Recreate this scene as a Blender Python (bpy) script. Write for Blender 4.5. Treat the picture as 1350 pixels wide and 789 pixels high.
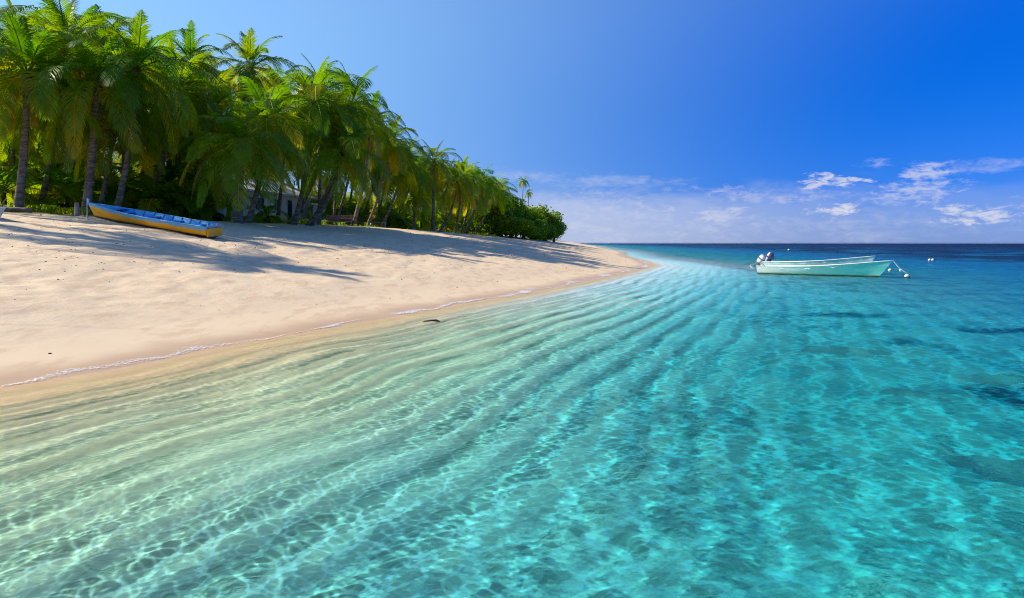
import bpy, bmesh, math, random
import numpy as np
from mathutils import Vector, Matrix

for o in list(bpy.data.objects): bpy.data.objects.remove(o)
SC = bpy.context.scene
C = SC.collection
R = math.radians

# ------------------------------------------------------------------ camera
CAM_Z = 1.77
cam_d = bpy.data.cameras.new('camera'); cam = bpy.data.objects.new('camera', cam_d); C.objects.link(cam)
cam.location = (0, 0, CAM_Z); cam.rotation_euler = (R(90), 0, 0)
cam_d.lens = 24; cam_d.sensor_width = 36
cam_d.shift_y = -74.5 / 1350
cam_d.clip_start = 0.05; cam_d.clip_end = 60000
SC.camera = cam

# ------------------------------------------------------------------ light
SUN_EL = R(37)
SUN_DIR = Vector((-1.0, 0.05, 0)).normalized() * math.cos(SUN_EL) + Vector((0, 0, math.sin(SUN_EL)))
sun_d = bpy.data.lights.new('sun', 'SUN'); sun = bpy.data.objects.new('sun', sun_d); C.objects.link(sun)
sun_d.energy = 5.0; sun_d.angle = R(0.5); sun_d.color = (1.0, 0.90, 0.74)
sun.rotation_euler = SUN_DIR.to_track_quat('Z', 'Y').to_euler()
sun.location = (-60, 20, 60)

SC.view_settings.view_transform = 'Standard'
SC.view_settings.look = 'None'
SC.view_settings.exposure = 0.27
SC.view_settings.gamma = 1.0
SC.view_settings.use_curve_mapping = False
SC.cycles.use_denoising = True
SC.cycles.denoising_prefilter = 'NONE'
SC.cycles.denoiser = 'OPENIMAGEDENOISE'
SC.cycles.max_bounces = 10
SC.cycles.diffuse_bounces = 3
SC.cycles.glossy_bounces = 3
SC.cycles.transmission_bounces = 8
SC.cycles.transparent_max_bounces = 12
SC.cycles.caustics_reflective = False
SC.cycles.caustics_refractive = True
SC.cycles.sample_clamp_indirect = 4.0
SC.cycles.blur_glossy = 0.5
SC.cycles.filter_width = 1.0

# ------------------------------------------------------------------ node helper
class NT:
    def __init__(s, nt): s.nt = nt
    def n(s, t, **kw):
        nd = s.nt.nodes.new(t)
        for k, v in kw.items():
            if k.startswith('i_'):
                nd.inputs[k[2:]].default_value = v
            else: setattr(nd, k, v)
        return nd
    def set(s, sock, v):
        if isinstance(v, bpy.types.NodeSocket): s.nt.links.new(v, sock)
        elif isinstance(v, (tuple, list)) and sock.type == 'RGBA' and len(v) == 3: sock.default_value = (*v, 1)
        else: sock.default_value = v
    def m(s, op, a, b=None, c=None, clamp=False):
        nd = s.nt.nodes.new('ShaderNodeMath'); nd.operation = op; nd.use_clamp = clamp
        s.set(nd.inputs[0], a)
        if b is not None: s.set(nd.inputs[1], b)
        if c is not None: s.set(nd.inputs[2], c)
        return nd.outputs[0]
    def mix(s, f, a, b):
        nd = s.nt.nodes.new('ShaderNodeMix'); nd.data_type = 'RGBA'
        s.set(nd.inputs[0], f); s.set(nd.inputs[6], a); s.set(nd.inputs[7], b)
        return nd.outputs[2]
    def ramp(s, f, lo, hi, a=0.0, b=1.0):
        nd = s.nt.nodes.new('ShaderNodeMapRange'); nd.interpolation_type = 'SMOOTHSTEP'
        s.set(nd.inputs[0], f)
        for i, v in enumerate((lo, hi, a, b)): s.set(nd.inputs[i + 1], v)
        return nd.outputs[0]
    def noise(s, vec, scale, detail=3, rough=0.5, dist=0.0):
        nd = s.nt.nodes.new('ShaderNodeTexNoise')
        if vec is not None: s.nt.links.new(vec, nd.inputs['Vector'])
        nd.inputs['Scale'].default_value = scale; nd.inputs['Detail'].default_value = detail
        nd.inputs['Roughness'].default_value = rough; nd.inputs['Distortion'].default_value = dist
        return nd.outputs['Fac']
    def comb(s, x, y, z):
        nd = s.nt.nodes.new('ShaderNodeCombineXYZ')
        for i, v in enumerate((x, y, z)): s.set(nd.inputs[i], v)
        return nd.outputs[0]
    def sep(s, v):
        nd = s.nt.nodes.new('ShaderNodeSeparateXYZ'); s.nt.links.new(v, nd.inputs[0]); return nd.outputs
    def scale(s, v, xyz):
        nd = s.nt.nodes.new('ShaderNodeMapping'); s.nt.links.new(v, nd.inputs[0])
        nd.inputs['Scale'].default_value = xyz; return nd.outputs[0]

def newmat(name):
    m = bpy.data.materials.new(name); m.use_nodes = True
    m.node_tree.nodes.clear()
    t = NT(m.node_tree); out = t.n('ShaderNodeOutputMaterial')
    return m, t, out

# ------------------------------------------------------------------ sky
world = bpy.data.worlds.new('World'); SC.world = world; world.use_nodes = True
world.node_tree.nodes.clear()
def build_sky():
    t = NT(world.node_tree); out = t.n('ShaderNodeOutputWorld')
    sky = t.n('ShaderNodeTexSky'); sky.sky_type = 'NISHITA'; sky.sun_disc = False
    sky.sun_elevation = SUN_EL
    sky.sun_rotation = math.atan2(SUN_DIR.x, SUN_DIR.y)
    sky.altitude = 0; sky.air_density = 1.0; sky.dust_density = 0.25; sky.ozone_density = 2.2
    hs = t.n('ShaderNodeHueSaturation'); hs.inputs['Saturation'].default_value = SKY_SAT
    hs.inputs['Hue'].default_value = SKY_HUE
    tint = t.n('ShaderNodeVectorMath'); tint.operation = 'MULTIPLY'; t.nt.links.new(sky.outputs[0], tint.inputs[0]); t.nt.links.new(tint.outputs[0], hs.inputs['Color'])
    g = t.n('ShaderNodeTexCoord').outputs['Generated']
    x, y, z = t.sep(g)
    # polarising filter: the sky is darkest and bluest about 90 degrees from the sun
    el0 = t.m('MULTIPLY', t.m('ARCSINE', z), 57.2958)
    dp = t.n('ShaderNodeVectorMath'); dp.operation = 'DOT_PRODUCT'; t.nt.links.new(g, dp.inputs[0]); dp.inputs[1].default_value = SUN_DIR
    side = t.ramp(dp.outputs['Value'], -0.28, 0.50)
    def table(rows):
        r = t.n('ShaderNodeValToRGB'); cr = r.color_ramp; cr.interpolation = 'B_SPLINE'
        for i, (e, c) in enumerate(rows):
            el_ = cr.elements[i] if i < 2 else cr.elements.new(e / 60)
            el_.position = e / 60; el_.color = (c[0] / 4, c[1] / 4, c[2] / 4, 1)
        t.nt.links.new(t.m('DIVIDE', el0, 60.0, clamp=True), r.inputs[0]); return r.outputs[0]
    tl = table([(0, (.62, .78, 1.45)), (60, (0.8, 1.0, 1.3)), (10, (.9, 1.22, 1.45)), (20, (1.5, 1.85, 2.05)), (32, (1.2, 1.5, 1.9))])
    tr_ = table([(0, (.17, .35, 1.35)), (60, (0.6, 0.9, 1.3)), (8.7, (.01, .38, 1.2)), (17, (.0, .43, 1.6)), (30, (.15, .8, 1.9))])
    tt = t.n('ShaderNodeVectorMath'); tt.operation = 'SCALE'; tt.inputs['Scale'].default_value = 4.0
    t.nt.links.new(t.mix(side, tr_, tl), tt.inputs[0]); t.nt.links.new(tt.outputs[0], tint.inputs[1])
    # azimuth in degrees to the right of +Y, elevation in degrees
    az = t.m('MULTIPLY', t.m('ARCTAN2', x, y), 57.2958)
    el = t.m('MULTIPLY', t.m('ARCSINE', z), 57.2958)
    v = t.comb(az, t.m('MULTIPLY', el, 2.6), 0.0)
    n1 = t.noise(v, 0.20, 8, 0.62, 0.5)
    n2 = t.noise(v, 0.9, 7, 0.66, 0.5)
    nn = t.m('ADD', t.m('MULTIPLY', n1, 0.55), t.m('MULTIPLY', n2, 0.45))
    cl = None
    def blob(u, vv, ru, rv, amt, soft=0.16, nw=4.2):
        nonlocal cl
        a0 = math.degrees(math.atan2(u - 675, 900)); e0 = math.degrees(math.atan2(320 - vv, math.hypot(900, u - 675)))
        ra = ru / 900 * 57.3 * math.cos(R(a0)) ** 2; re = rv / 900 * 57.3
        dx = t.m('DIVIDE', t.m('SUBTRACT', az, a0), ra); dy = t.m('DIVIDE', t.m('SUBTRACT', el, e0), re)
        d2 = t.m('ADD', t.m('MULTIPLY', dx, dx), t.m('MULTIPLY', dy, dy))
        e = t.m('ADD', t.m('MULTIPLY', t.m('SUBTRACT', 0.75, d2), 0.5), t.m('MULTIPLY', t.m('SUBTRACT', nn, 0.5), nw))
        f = t.ramp(e, 0.0, 0.25 + soft * 3.0, 0.0, amt)
        cl = f if cl is None else t.m('MAXIMUM', cl, f)
    blob(800, 240, 150, 11, 0.55, 0.2, 1.8); blob(700, 232, 90, 9, 0.45, 0.2, 1.8); blob(1010, 260, 90, 9, .5, .2, 1.8); blob(660, 232, 110, 14, 0.3, 0.3)
    blob(760, 284, 200, 50, 0.75, 0.35); blob(900, 298, 230, 30, 0.55, 0.35)
    blob(1035, 257, 150, 17, 0.5, 0.2); blob(1097, 241, 55, 13, 0.85, 0.08)
    blob(1090, 277, 42, 13, 0.95, 0.06); blob(940, 282, 60, 14, 0.55, 0.12)
    blob(1222, 226, 40, 12, 0.65, 0.14); blob(1215, 256, 90, 17, 0.6, 0.15)
    blob(1285, 279, 70, 17, 0.85, 0.10); blob(1345, 268, 55, 12, 0.5, 0.2)
    blob(1150, 216, 34, 9, 0.4, 0.2); blob(1300, 218, 90, 9, 0.35, 0.25)
    blob(1100, 298, 360, 26, 0.45, 0.4); blob(1500, 250, 120, 20, 0.5)
    veil = t.m('MULTIPLY', t.ramp(el, 5.0, 0.0, 0.0, 1.0), 0.30)
    col = t.mix(veil, hs.outputs['Color'], VEIL)
    ax_ = t.m('DIVIDE', t.m('SUBTRACT', az, 4.0), 17.0)
    bank = t.m('MULTIPLY', t.ramp(t.m('ADD', el, t.m('MULTIPLY', t.m('SUBTRACT', n1, .5), 5.0)), 5.0, 2.2), t.m('ADD', .14, t.m('MULTIPLY', t.m('EXPONENT', t.m('MULTIPLY', t.m('MULTIPLY', ax_, ax_), -1.0)), .50)))
    col = t.mix(bank, col, (5.6, 6.2, 8.0))
    col = t.mix(cl, col, CLOUD)
    bg = t.n('ShaderNodeBackground'); bg.inputs['Strength'].default_value = SKY_STR
    t.nt.links.new(col, bg.inputs['Color'])
    t.nt.links.new(bg.outputs[0], out.inputs['Surface'])
SKY_SAT = 1.0; SKY_HUE = 0.5; SKY_STR = 0.088
VEIL = (2.4, 3.6, 6.9); CLOUD = (6.4, 6.6, 7.8)
build_sky()

# ------------------------------------------------------------------ tagging
def tag(o, label=None, cat=None, group=None, kind=None):
    if label: o['label'] = label
    if cat: o['category'] = cat
    if group: o['group'] = group
    if kind: o['kind'] = kind
    return o
def empty(name, loc, rz=0.0):
    o = bpy.data.objects.new(name, None); C.objects.link(o); o.location = loc; o.rotation_euler = (0, 0, rz); return o
def np_mesh(name, V, F, mats, smooth=True, midx=None):
    """V (n,3), F (m,4) quads"""
    me = bpy.data.meshes.new(name)
    V = np.asarray(V, np.float32); F = np.asarray(F, np.int32)
    k = F.shape[1]
    me.vertices.add(len(V)); me.vertices.foreach_set('co', V.ravel())
    me.loops.add(F.size); me.loops.foreach_set('vertex_index', F.ravel())
    me.polygons.add(len(F)); me.polygons.foreach_set('loop_start', np.arange(0, F.size, k, dtype=np.int32))
    if midx is not None: me.polygons.foreach_set('material_index', np.asarray(midx, np.int32))
    me.polygons.foreach_set('use_smooth', np.full(len(F), smooth))
    me.update(calc_edges=True)
    for m in (mats if isinstance(mats, (list, tuple)) else [mats]): me.materials.append(m)
    return me
def link(name, me, parent=None):
    o = bpy.data.objects.new(name, me); C.objects.link(o)
    if parent: o.parent = parent
    return o

# ------------------------------------------------------------------ shoreline + terrain
SHORE = [(-900, -700), (-300, -260), (-60, -70), (-21, -18), (-12, -5), (-9.0, 2.0), (-7.6, 5.4), (-6.3, 8.38), (-5.57, 9.54), (-4.92, 11.8), (-4.12, 13.5),
         (-3.1, 15.9), (-1.6, 19.4), (0.68, 24.5), (4.9, 35.4), (8.3, 45.5), (10.6, 53), (12.6, 68), (14.5, 90),
         (20, 124), (27, 199), (56, 531), (40, 800), (-200, 1200), (-900, 1500)]
def catmull(P, n=8):
    P = np.array(P, float); out = []
    for i in range(len(P) - 1):
        p0 = P[max(i - 1, 0)]; p1 = P[i]; p2 = P[i + 1]; p3 = P[min(i + 2, len(P) - 1)]
        l = np.linalg.norm(p2 - p1)
        m1 = (p2 - p0) / max(np.linalg.norm(p2 - p1) + np.linalg.norm(p1 - p0), 1e-6) * l
        m2 = (p3 - p1) / max(np.linalg.norm(p3 - p2) + np.linalg.norm(p2 - p1), 1e-6) * l
        for k in range(n):
            t = k / n
            out.append((2*t**3-3*t**2+1)*p1 + (t**3-2*t**2+t)*m1 + (-2*t**3+3*t**2)*p2 + (t**3-t**2)*m2)
    out.append(P[-1]); return np.array(out)
SH = catmull(SHORE)
def shore_dist(x, y):
    """signed distance: positive on land"""
    x = np.asarray(x, float); y = np.asarray(y, float); shp = x.shape
    x = x.ravel(); y = y.ravel()
    best = np.full(x.shape, 1e18); sgn = np.ones(x.shape); acc = None
    for a, b in zip(SH[:-1], SH[1:]):
        d = b - a; L = d @ d
        t = np.clip(((x - a[0]) * d[0] + (y - a[1]) * d[1]) / L, 0, 1)
        px = x - a[0] - t * d[0]; py = y - a[1] - t * d[1]
        q = px * px + py * py
        m = q < best
        best[m] = q[m]
        sgn[m] = np.sign(d[0] * py[m] - d[1] * px[m])
    return (np.sqrt(best) * sgn).reshape(shp)
rs = np.random.RandomState(7)
def make_sines(n, lmin, lmax, seed, spread=math.pi, heading=0.0):
    r = np.random.RandomState(seed)
    lam = np.exp(r.uniform(math.log(lmin), math.log(lmax), n)); th = heading + r.uniform(-spread, spread, n)
    return lam, np.cos(th) * 2 * np.pi / lam, np.sin(th) * 2 * np.pi / lam, r.uniform(0, 6.28, n)
def sines(x, y, S, amp_of, fade=None):
    z = np.zeros_like(x)
    for lam, kx, ky, ph in zip(*S):
        a = amp_of(lam)
        if fade is not None: a = a * fade(lam)
        z += a * np.sin(kx * x + ky * y + ph)
    return z
LOWN = make_sines(14, 5, 25, 3)
def lownoise(x, y): return sines(x, y, LOWN, lambda l: 0.25)
DUNE = make_sines(34, 0.45, 4.5, 5)
LAND_D = [0, 2, 5, 10, 14.4, 20, 28, 36, 80, 3000]
LAND_Z = [0, .24, .72, 1.5, 2.15, 2.85, 3.4, 3.6, 3.8, 4.0]
SEA_D = [0, 1, 2.5, 5, 9, 16, 30, 60, 120, 300, 800, 4000]
SEA_Z = [0, -.04, -.12, -.32, -1.15, -1.6, -1.9, -2.4, -3.6, -12, -26, -40]
def ripple_phase(x, y, d):
    w = lownoise(x, y)
    return -d + 0.10 * w + 0.045 * np.sin(2.7 * x - 0.6 * y + 1.4 * np.sin(0.5 * y)) + 0.03 * np.sin(1.9 * x + 1.1 * y) + 0.02 * np.sin(3.1 * y - 1.3 * x)
def terrain(x, y, d, step=None):
    zl = np.interp(d, LAND_D, LAND_Z); zs = np.interp(-d, SEA_D, SEA_Z)
    zs = zs * (1 - 0.62 * np.exp(-((x - 14) / 9.0) ** 2 - ((y - 54) / 34.0) ** 2))
    z = np.where(d > 0, zl, zs)
    # dunes / foot-trodden surface higher up the beach
    m = np.clip((d - 1.5) / 5, 0, 1)
    st = 0.0 if step is None else step
    z = z + m * sines(x, y, DUNE, lambda l: 0.0017 * l + 0.0011, lambda l: np.clip(l / (3.0 * st + 1e-6) - 0.6, 0, 1)) + m * 0.03 * lownoise(x, y)
    # sand ripples under water
    ph = ripple_phase(x, y, d)
    u = np.clip(-d / 1.2, 0, 1)
    lam = 0.62
    rp = np.sin(2 * np.pi * ph / lam) * (0.75 + 0.25 * np.sin(0.9 * x - 0.7 * y))
    rp = rp + 0.35 * np.sin(4 * np.pi * ph / lam + 1.0)
    z = z + u * 0.022 * rp * np.clip(lam / (3 * st + 1e-6) - 0.6, 0, 1) * np.clip((14 + d) / 8, 0.15, 1)
    z = z + u * 0.025 * np.clip(-d / 4, 0, 1) * lownoise(x * 1.6, y * 1.6)
    return z
def ground_z(x, y):
    x = np.array([float(x)]); y = np.array([float(y)])
    return float(terrain(x, y, shore_dist(x, y))[0])
def at_px(u, y):
    """a point on the sight line column u at forward distance y (x only)"""
    return (u - 675) * y / 900.0

def polar_grid(r0, r1, dfine, fine_half, growth, ncoarse):
    a = np.arange(-fine_half, fine_half + 1e-9, dfine)
    rest = np.linspace(fine_half, 2 * math.pi - fine_half, ncoarse + 2)[1:-1]
    A = np.concatenate([a, rest])
    rr = [r0]
    while rr[-1] < r1: rr.append(rr[-1] * (1 + growth(rr[-1])))
    return A, np.array(rr)
def polar_mesh(A, rr, zfun):
    AA, RR = np.meshgrid(A, rr)          # rows = radii
    X = np.sin(AA) * RR; Y = np.cos(AA) * RR
    # coarse distance field then bilinear up-sampling
    si = 6; sj = 6
    i_idx = np.unique(np.append(np.arange(0, X.shape[0], si), X.shape[0] - 1))
    j_idx = np.unique(np.append(np.arange(0, X.shape[1], sj), X.shape[1] - 1))
    Dc = shore_dist(X[np.ix_(i_idx, j_idx)], Y[np.ix_(i_idx, j_idx)])
    T = np.empty((len(i_idx), X.shape[1]))
    jj = np.arange(X.shape[1])
    for k in range(len(i_idx)): T[k] = np.interp(jj, j_idx, Dc[k])
    ii = np.arange(X.shape[0]); f = np.interp(ii, i_idx, np.arange(len(i_idx)))
    lo = np.clip(f.astype(int), 0, len(i_idx) - 2); w = (f - lo)[:, None]
    D = T[lo] * (1 - w) + T[lo + 1] * w
    Z = zfun(X, Y, D, RR)
    n, m = X.shape
    V = np.stack([X, Y, Z], -1).reshape(-1, 3)
    i = np.arange(n - 1)[:, None]; j = np.arange(m)[None, :]; j2 = (j + 1) % m
    a = i * m + j; b = i * m + j2; c = (i + 1) * m + j2; d = (i + 1) * m + j
    F = np.stack([np.broadcast_to(q, (n - 1, m)) for q in (a, b, c, d)], -1).reshape(-1, 4)
    # centre fan closed with one vertex as degenerate-free quads is skipped: add centre point triangles as quads pairs
    cz = Z[0].mean(); V = np.vstack([V, [[0, 0, cz]]]); ci = n * m
    F2 = []
    for k in range(0, m - 1, 2): F2.append((ci, (k + 2) % m, k + 1, k))
    if m % 2: F2.append((ci, m - 1, 0, 0)) if False else None
    F = np.vstack([F, np.array(F2, int)])
    return V, F, D, X, Y, Z

def attr(me, name, vals):
    at = me.attributes.new(name, 'FLOAT', 'POINT'); at.data.foreach_set('value', np.asarray(vals, np.float32).ravel())

# sand material ------------------------------------------------------
def mat_sand():
    m, t, out = newmat('sand')
    g = t.n('ShaderNodeNewGeometry').outputs['Position']
    px, py, pz = t.sep(g)
    at = t.n('ShaderNodeAttribute'); at.attribute_name = 'shore'; d = at.outputs['Fac']
    n_big = t.noise(g, 0.35, 4, 0.6); n_mid = t.noise(g, 2.2, 4, 0.6); n_fine = t.noise(g, 40, 3, 0.6)
    n_streak = t.noise(t.scale(g, (0.8, 0.28, 1.0)), 3.0, 5, 0.65)
    dry = t.mix(n_big, (0.76, 0.57, 0.35), (0.87, 0.70, 0.47))
    dry = t.mix(t.m('MULTIPLY', t.ramp(n_streak, 0.48, 0.66), 0.45), dry, (0.60, 0.39, 0.23))
    # coarse shell grit / debris
    vo = t.n('ShaderNodeTexVoronoi'); vo.inputs['Scale'].default_value = 3.4; t.nt.links.new(g, vo.inputs['Vector'])
    spk = t.m('MULTIPLY', t.ramp(vo.outputs['Distance'], 0.085, 0.04), t.ramp(n_mid, 0.5, 0.62))
    dry = t.mix(t.m('MULTIPLY', spk, 0.7), dry, (0.26, 0.17, 0.10))
    vo2 = t.n('ShaderNodeTexVoronoi'); vo2.inputs['Scale'].default_value = 9.0; t.nt.links.new(g, vo2.inputs['Vector'])
    spk2 = t.m('MULTIPLY', t.ramp(vo2.outputs['Distance'], 0.13, 0.05), t.ramp(n_streak, 0.5, 0.6))
    dry = t.mix(t.m('MULTIPLY', spk2, 0.45), dry, (0.40, 0.26, 0.16))
    # damp band
    edge = t.m('ADD', d, t.m('MULTIPLY', t.m('SUBTRACT', t.noise(g, 0.5, 3), 0.5), 1.2))
    wet = t.ramp(edge, 1.1, 0.15)
    col = t.mix(wet, dry, (0.62, 0.42, 0.25))
    sea = t.ramp(d, 0.0, -0.25)
    seacol = t.mix(n_mid, (0.56, 0.37, 0.17), (0.68, 0.47, 0.24))
    seacol = t.mix(t.ramp(d, -0.7, -2.6), seacol, t.mix(n_mid, (0.70, 0.52, 0.26), (0.84, 0.69, 0.42)))
    seacol = t.mix(t.ramp(d, -3.2, -7.0), seacol, t.mix(n_mid, (0.60, 0.62, 0.46), (0.75, 0.76, 0.59)))
    seacol = t.mix(t.m('MULTIPLY', t.ramp(py, 10.0, 30.0, 0.0, 0.9), t.ramp(d, -.3, -1.5)), seacol, (0.78, 0.76, 0.72))
    tra = t.n('ShaderNodeAttribute'); tra.attribute_name = 'trough_shade'  # shading of the sand ripples, painted into the seabed colour as dark bands
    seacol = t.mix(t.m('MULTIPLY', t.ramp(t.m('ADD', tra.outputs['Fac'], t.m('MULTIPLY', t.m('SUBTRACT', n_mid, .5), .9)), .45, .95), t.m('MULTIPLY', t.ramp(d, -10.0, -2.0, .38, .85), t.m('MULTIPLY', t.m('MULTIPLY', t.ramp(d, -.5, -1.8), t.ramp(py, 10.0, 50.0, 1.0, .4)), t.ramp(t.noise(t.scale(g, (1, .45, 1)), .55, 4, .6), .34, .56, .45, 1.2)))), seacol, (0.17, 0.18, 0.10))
    blot = t.noise(g, 0.8, 5, 0.65)
    seacol = t.mix(t.m('MULTIPLY', t.ramp(blot, .46, .62), t.m('MULTIPLY', t.ramp(d, -4, -9), .75)), seacol, (0.15, 0.24, 0.24))
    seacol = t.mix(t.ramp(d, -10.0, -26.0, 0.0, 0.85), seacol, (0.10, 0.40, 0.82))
    # sea-grass and dark bottom in places out from the beach
    gn = t.noise(g, 0.11, 5, 0.6, 0.5)
    far = t.ramp(d, -22.0, -45.0)
    grassm = t.m('MULTIPLY', t.ramp(t.m('ADD', gn, t.ramp(px, 16.0, 34.0, 0.0, 0.13)), 0.53, 0.62), t.m('MULTIPLY', far, t.ramp(px, 10.0, 22.0)))
    seacol = t.mix(grassm, seacol, (0.01, 0.045, 0.10))
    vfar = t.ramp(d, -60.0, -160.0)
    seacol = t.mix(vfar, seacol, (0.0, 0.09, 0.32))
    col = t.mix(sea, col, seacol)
    # leaf litter and soil under the palms
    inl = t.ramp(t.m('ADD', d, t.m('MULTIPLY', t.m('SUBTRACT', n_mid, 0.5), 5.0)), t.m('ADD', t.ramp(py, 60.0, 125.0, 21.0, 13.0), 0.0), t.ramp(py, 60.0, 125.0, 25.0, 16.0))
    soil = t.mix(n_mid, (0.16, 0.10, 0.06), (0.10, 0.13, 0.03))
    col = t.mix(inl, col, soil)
    b = t.n('ShaderNodeBump'); b.inputs['Strength'].default_value = 0.5; b.inputs['Distance'].default_value = 0.06
    hh = t.m('ADD', t.m('MULTIPLY', n_mid, 1.0), t.m('ADD', t.m('MULTIPLY', n_fine, 0.12), t.m('MULTIPLY', n_streak, 0.5)))
    vf = t.n('ShaderNodeTexVoronoi'); vf.inputs['Scale'].default_value = 1.9; t.nt.links.new(t.scale(g, (1, .8, .3)), vf.inputs['Vector'])
    vf2 = t.n('ShaderNodeTexVoronoi'); vf2.inputs['Scale'].default_value = 3.7; t.nt.links.new(t.scale(g, (1, .7, .3)), vf2.inputs['Vector'])
    prints = t.m('ADD', t.ramp(vf.outputs['Distance'], .08, .30), t.m('MULTIPLY', t.ramp(vf2.outputs['Distance'], .06, .26), .7))
    hh = t.m('ADD', hh, t.m('MULTIPLY', prints, t.m('MULTIPLY', t.ramp(d, 5.0, 12.0, 0.0, .85), t.ramp(n_big, .4, .6, .25, 1.0))))
    t.nt.links.new(t.m('MULTIPLY', hh, t.ramp(d, 0.8, 4.0, 0.05, 1.0)), b.inputs['Height'])
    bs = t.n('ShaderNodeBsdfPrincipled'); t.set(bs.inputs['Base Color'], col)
    t.set(bs.inputs['Roughness'], t.m('SUBTRACT', 0.95, t.m('MULTIPLY', t.m('MULTIPLY', wet, t.m('SUBTRACT', 1.0, sea)), 0.5)))
    bs.inputs['Specular IOR Level'].default_value = 0.25
    t.nt.links.new(b.outputs[0], bs.inputs['Normal'])
    t.nt.links.new(bs.outputs[0], out.inputs['Surface'])
    return m

WATER_ABS = (0.76, 0.125, 0.09)
POLAR = 0.22
def mat_water():
    m, t, out = newmat('sea_water')
    g = t.n('ShaderNodeNewGeometry').outputs['Position']
    cd = t.n('ShaderNodeVectorMath'); cd.operation = 'LENGTH'; t.nt.links.new(g, cd.inputs[0])
    dist = cd.outputs['Value']
    n1 = t.noise(t.scale(g, (1.0, 1.4, 1)), 1.6, 4, 0.6); n2 = t.noise(g, 0.35, 3, 0.5)
    n0 = t.noise(t.scale(g, (1.0, 1.3, 1)), 7.0, 3, 0.6)
    h = t.m('ADD', t.m('MULTIPLY', n1, 0.16), t.m('MULTIPLY', n2, 0.5))
    h = t.m('ADD', t.m('MULTIPLY', h, t.ramp(dist, 15.0, 60.0, 0.0, 0.75)), t.m('ADD', t.m('MULTIPLY', n0, 0.030), t.m('MULTIPLY', t.noise(t.scale(g, (1.0, 1.3, 1)), 17.0, 2, 0.6), 0.011)))
    b = t.n('ShaderNodeBump'); b.inputs['Distance'].default_value = 0.6; b.inputs['Strength'].default_value = 1.0
    t.nt.links.new(h, b.inputs['Height'])
    # caustic net painted into the transparent colour, precomputed from the wave field below
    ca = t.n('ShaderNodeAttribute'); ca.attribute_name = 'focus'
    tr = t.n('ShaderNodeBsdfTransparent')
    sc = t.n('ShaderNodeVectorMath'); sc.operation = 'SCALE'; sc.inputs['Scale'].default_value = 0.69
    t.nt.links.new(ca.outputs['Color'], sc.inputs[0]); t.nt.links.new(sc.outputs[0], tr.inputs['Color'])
    rf = t.n('ShaderNodeBsdfRefraction'); rf.inputs['IOR'].default_value = 1.333; rf.inputs['Roughness'].default_value = 0.0
    rf.inputs['Color'].default_value = (0.60, 0.60, 0.60, 1); t.nt.links.new(b.outputs[0], rf.inputs['Normal'])
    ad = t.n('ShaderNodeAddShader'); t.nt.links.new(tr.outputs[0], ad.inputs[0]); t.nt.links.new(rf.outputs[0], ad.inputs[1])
    gl = t.n('ShaderNodeBsdfGlossy'); gl.inputs['Roughness'].default_value = 0.03; gl.inputs['Color'].default_value = (0.55, 0.80, 1.0, 1)
    fr = t.n('ShaderNodeFresnel'); fr.inputs['IOR'].default_value = 1.333
    t.nt.links.new(b.outputs[0], fr.inputs['Normal']); t.nt.links.new(b.outputs[0], gl.inputs['Normal'])
    mx = t.n('ShaderNodeMixShader')
    # the picture was taken through a polarising filter: much of the surface glare is gone
    t.set(mx.inputs[0], t.m('MULTIPLY', fr.outputs[0], POLAR))
    t.nt.links.new(ad.outputs[0], mx.inputs[1]); t.nt.links.new(gl.outputs[0], mx.inputs[2])
    t.nt.links.new(mx.outputs[0], out.inputs['Surface'])
    va = t.n('ShaderNodeVolumeAbsorption')
    k = max(WATER_ABS); va.inputs['Density'].default_value = k
    va.inputs['Color'].default_value = (*[1 - c / k for c in WATER_ABS], 1)
    t.nt.links.new(va.outputs[0], out.inputs['Volume'])
    return m

SW_LONG = make_sines(10, 0.5, 1.6, 11, 0.7, math.radians(-25))
SW_A = make_sines(45, 0.05, 0.42, 12, math.pi); SW_B = make_sines(40, 0.06, 0.5, 13, 0.75, math.radians(-22))
SW_SHORT = tuple(np.concatenate([p, q]) for p, q in zip(SW_A, SW_B))
def build_ground():
    g1 = lambda r: 0.0028 if r < 14 else (0.006 if r < 60 else (0.02 if r < 400 else 0.08))
    A, rr = polar_grid(1.2, 30000, 0.0032, R(60), g1, 90)
    V, F, D = polar_mesh(A, rr, lambda X, Y, D, RR: terrain(X, Y, D, RR * 0.004))[:3]
    me = np_mesh('sand_beach', V, F, MAT_SAND)
    attr(me, 'shore', np.append(D.ravel(), D[0].mean()))
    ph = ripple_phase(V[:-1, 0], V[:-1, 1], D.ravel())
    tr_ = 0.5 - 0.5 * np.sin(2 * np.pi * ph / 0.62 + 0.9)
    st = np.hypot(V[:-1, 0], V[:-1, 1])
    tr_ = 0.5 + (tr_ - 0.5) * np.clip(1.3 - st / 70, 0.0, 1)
    attr(me, 'trough_shade', np.append(tr_, 0))
    o = link('beach_and_seabed', me); tag(o, kind='structure')
    return o
LAM = 0.62
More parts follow.
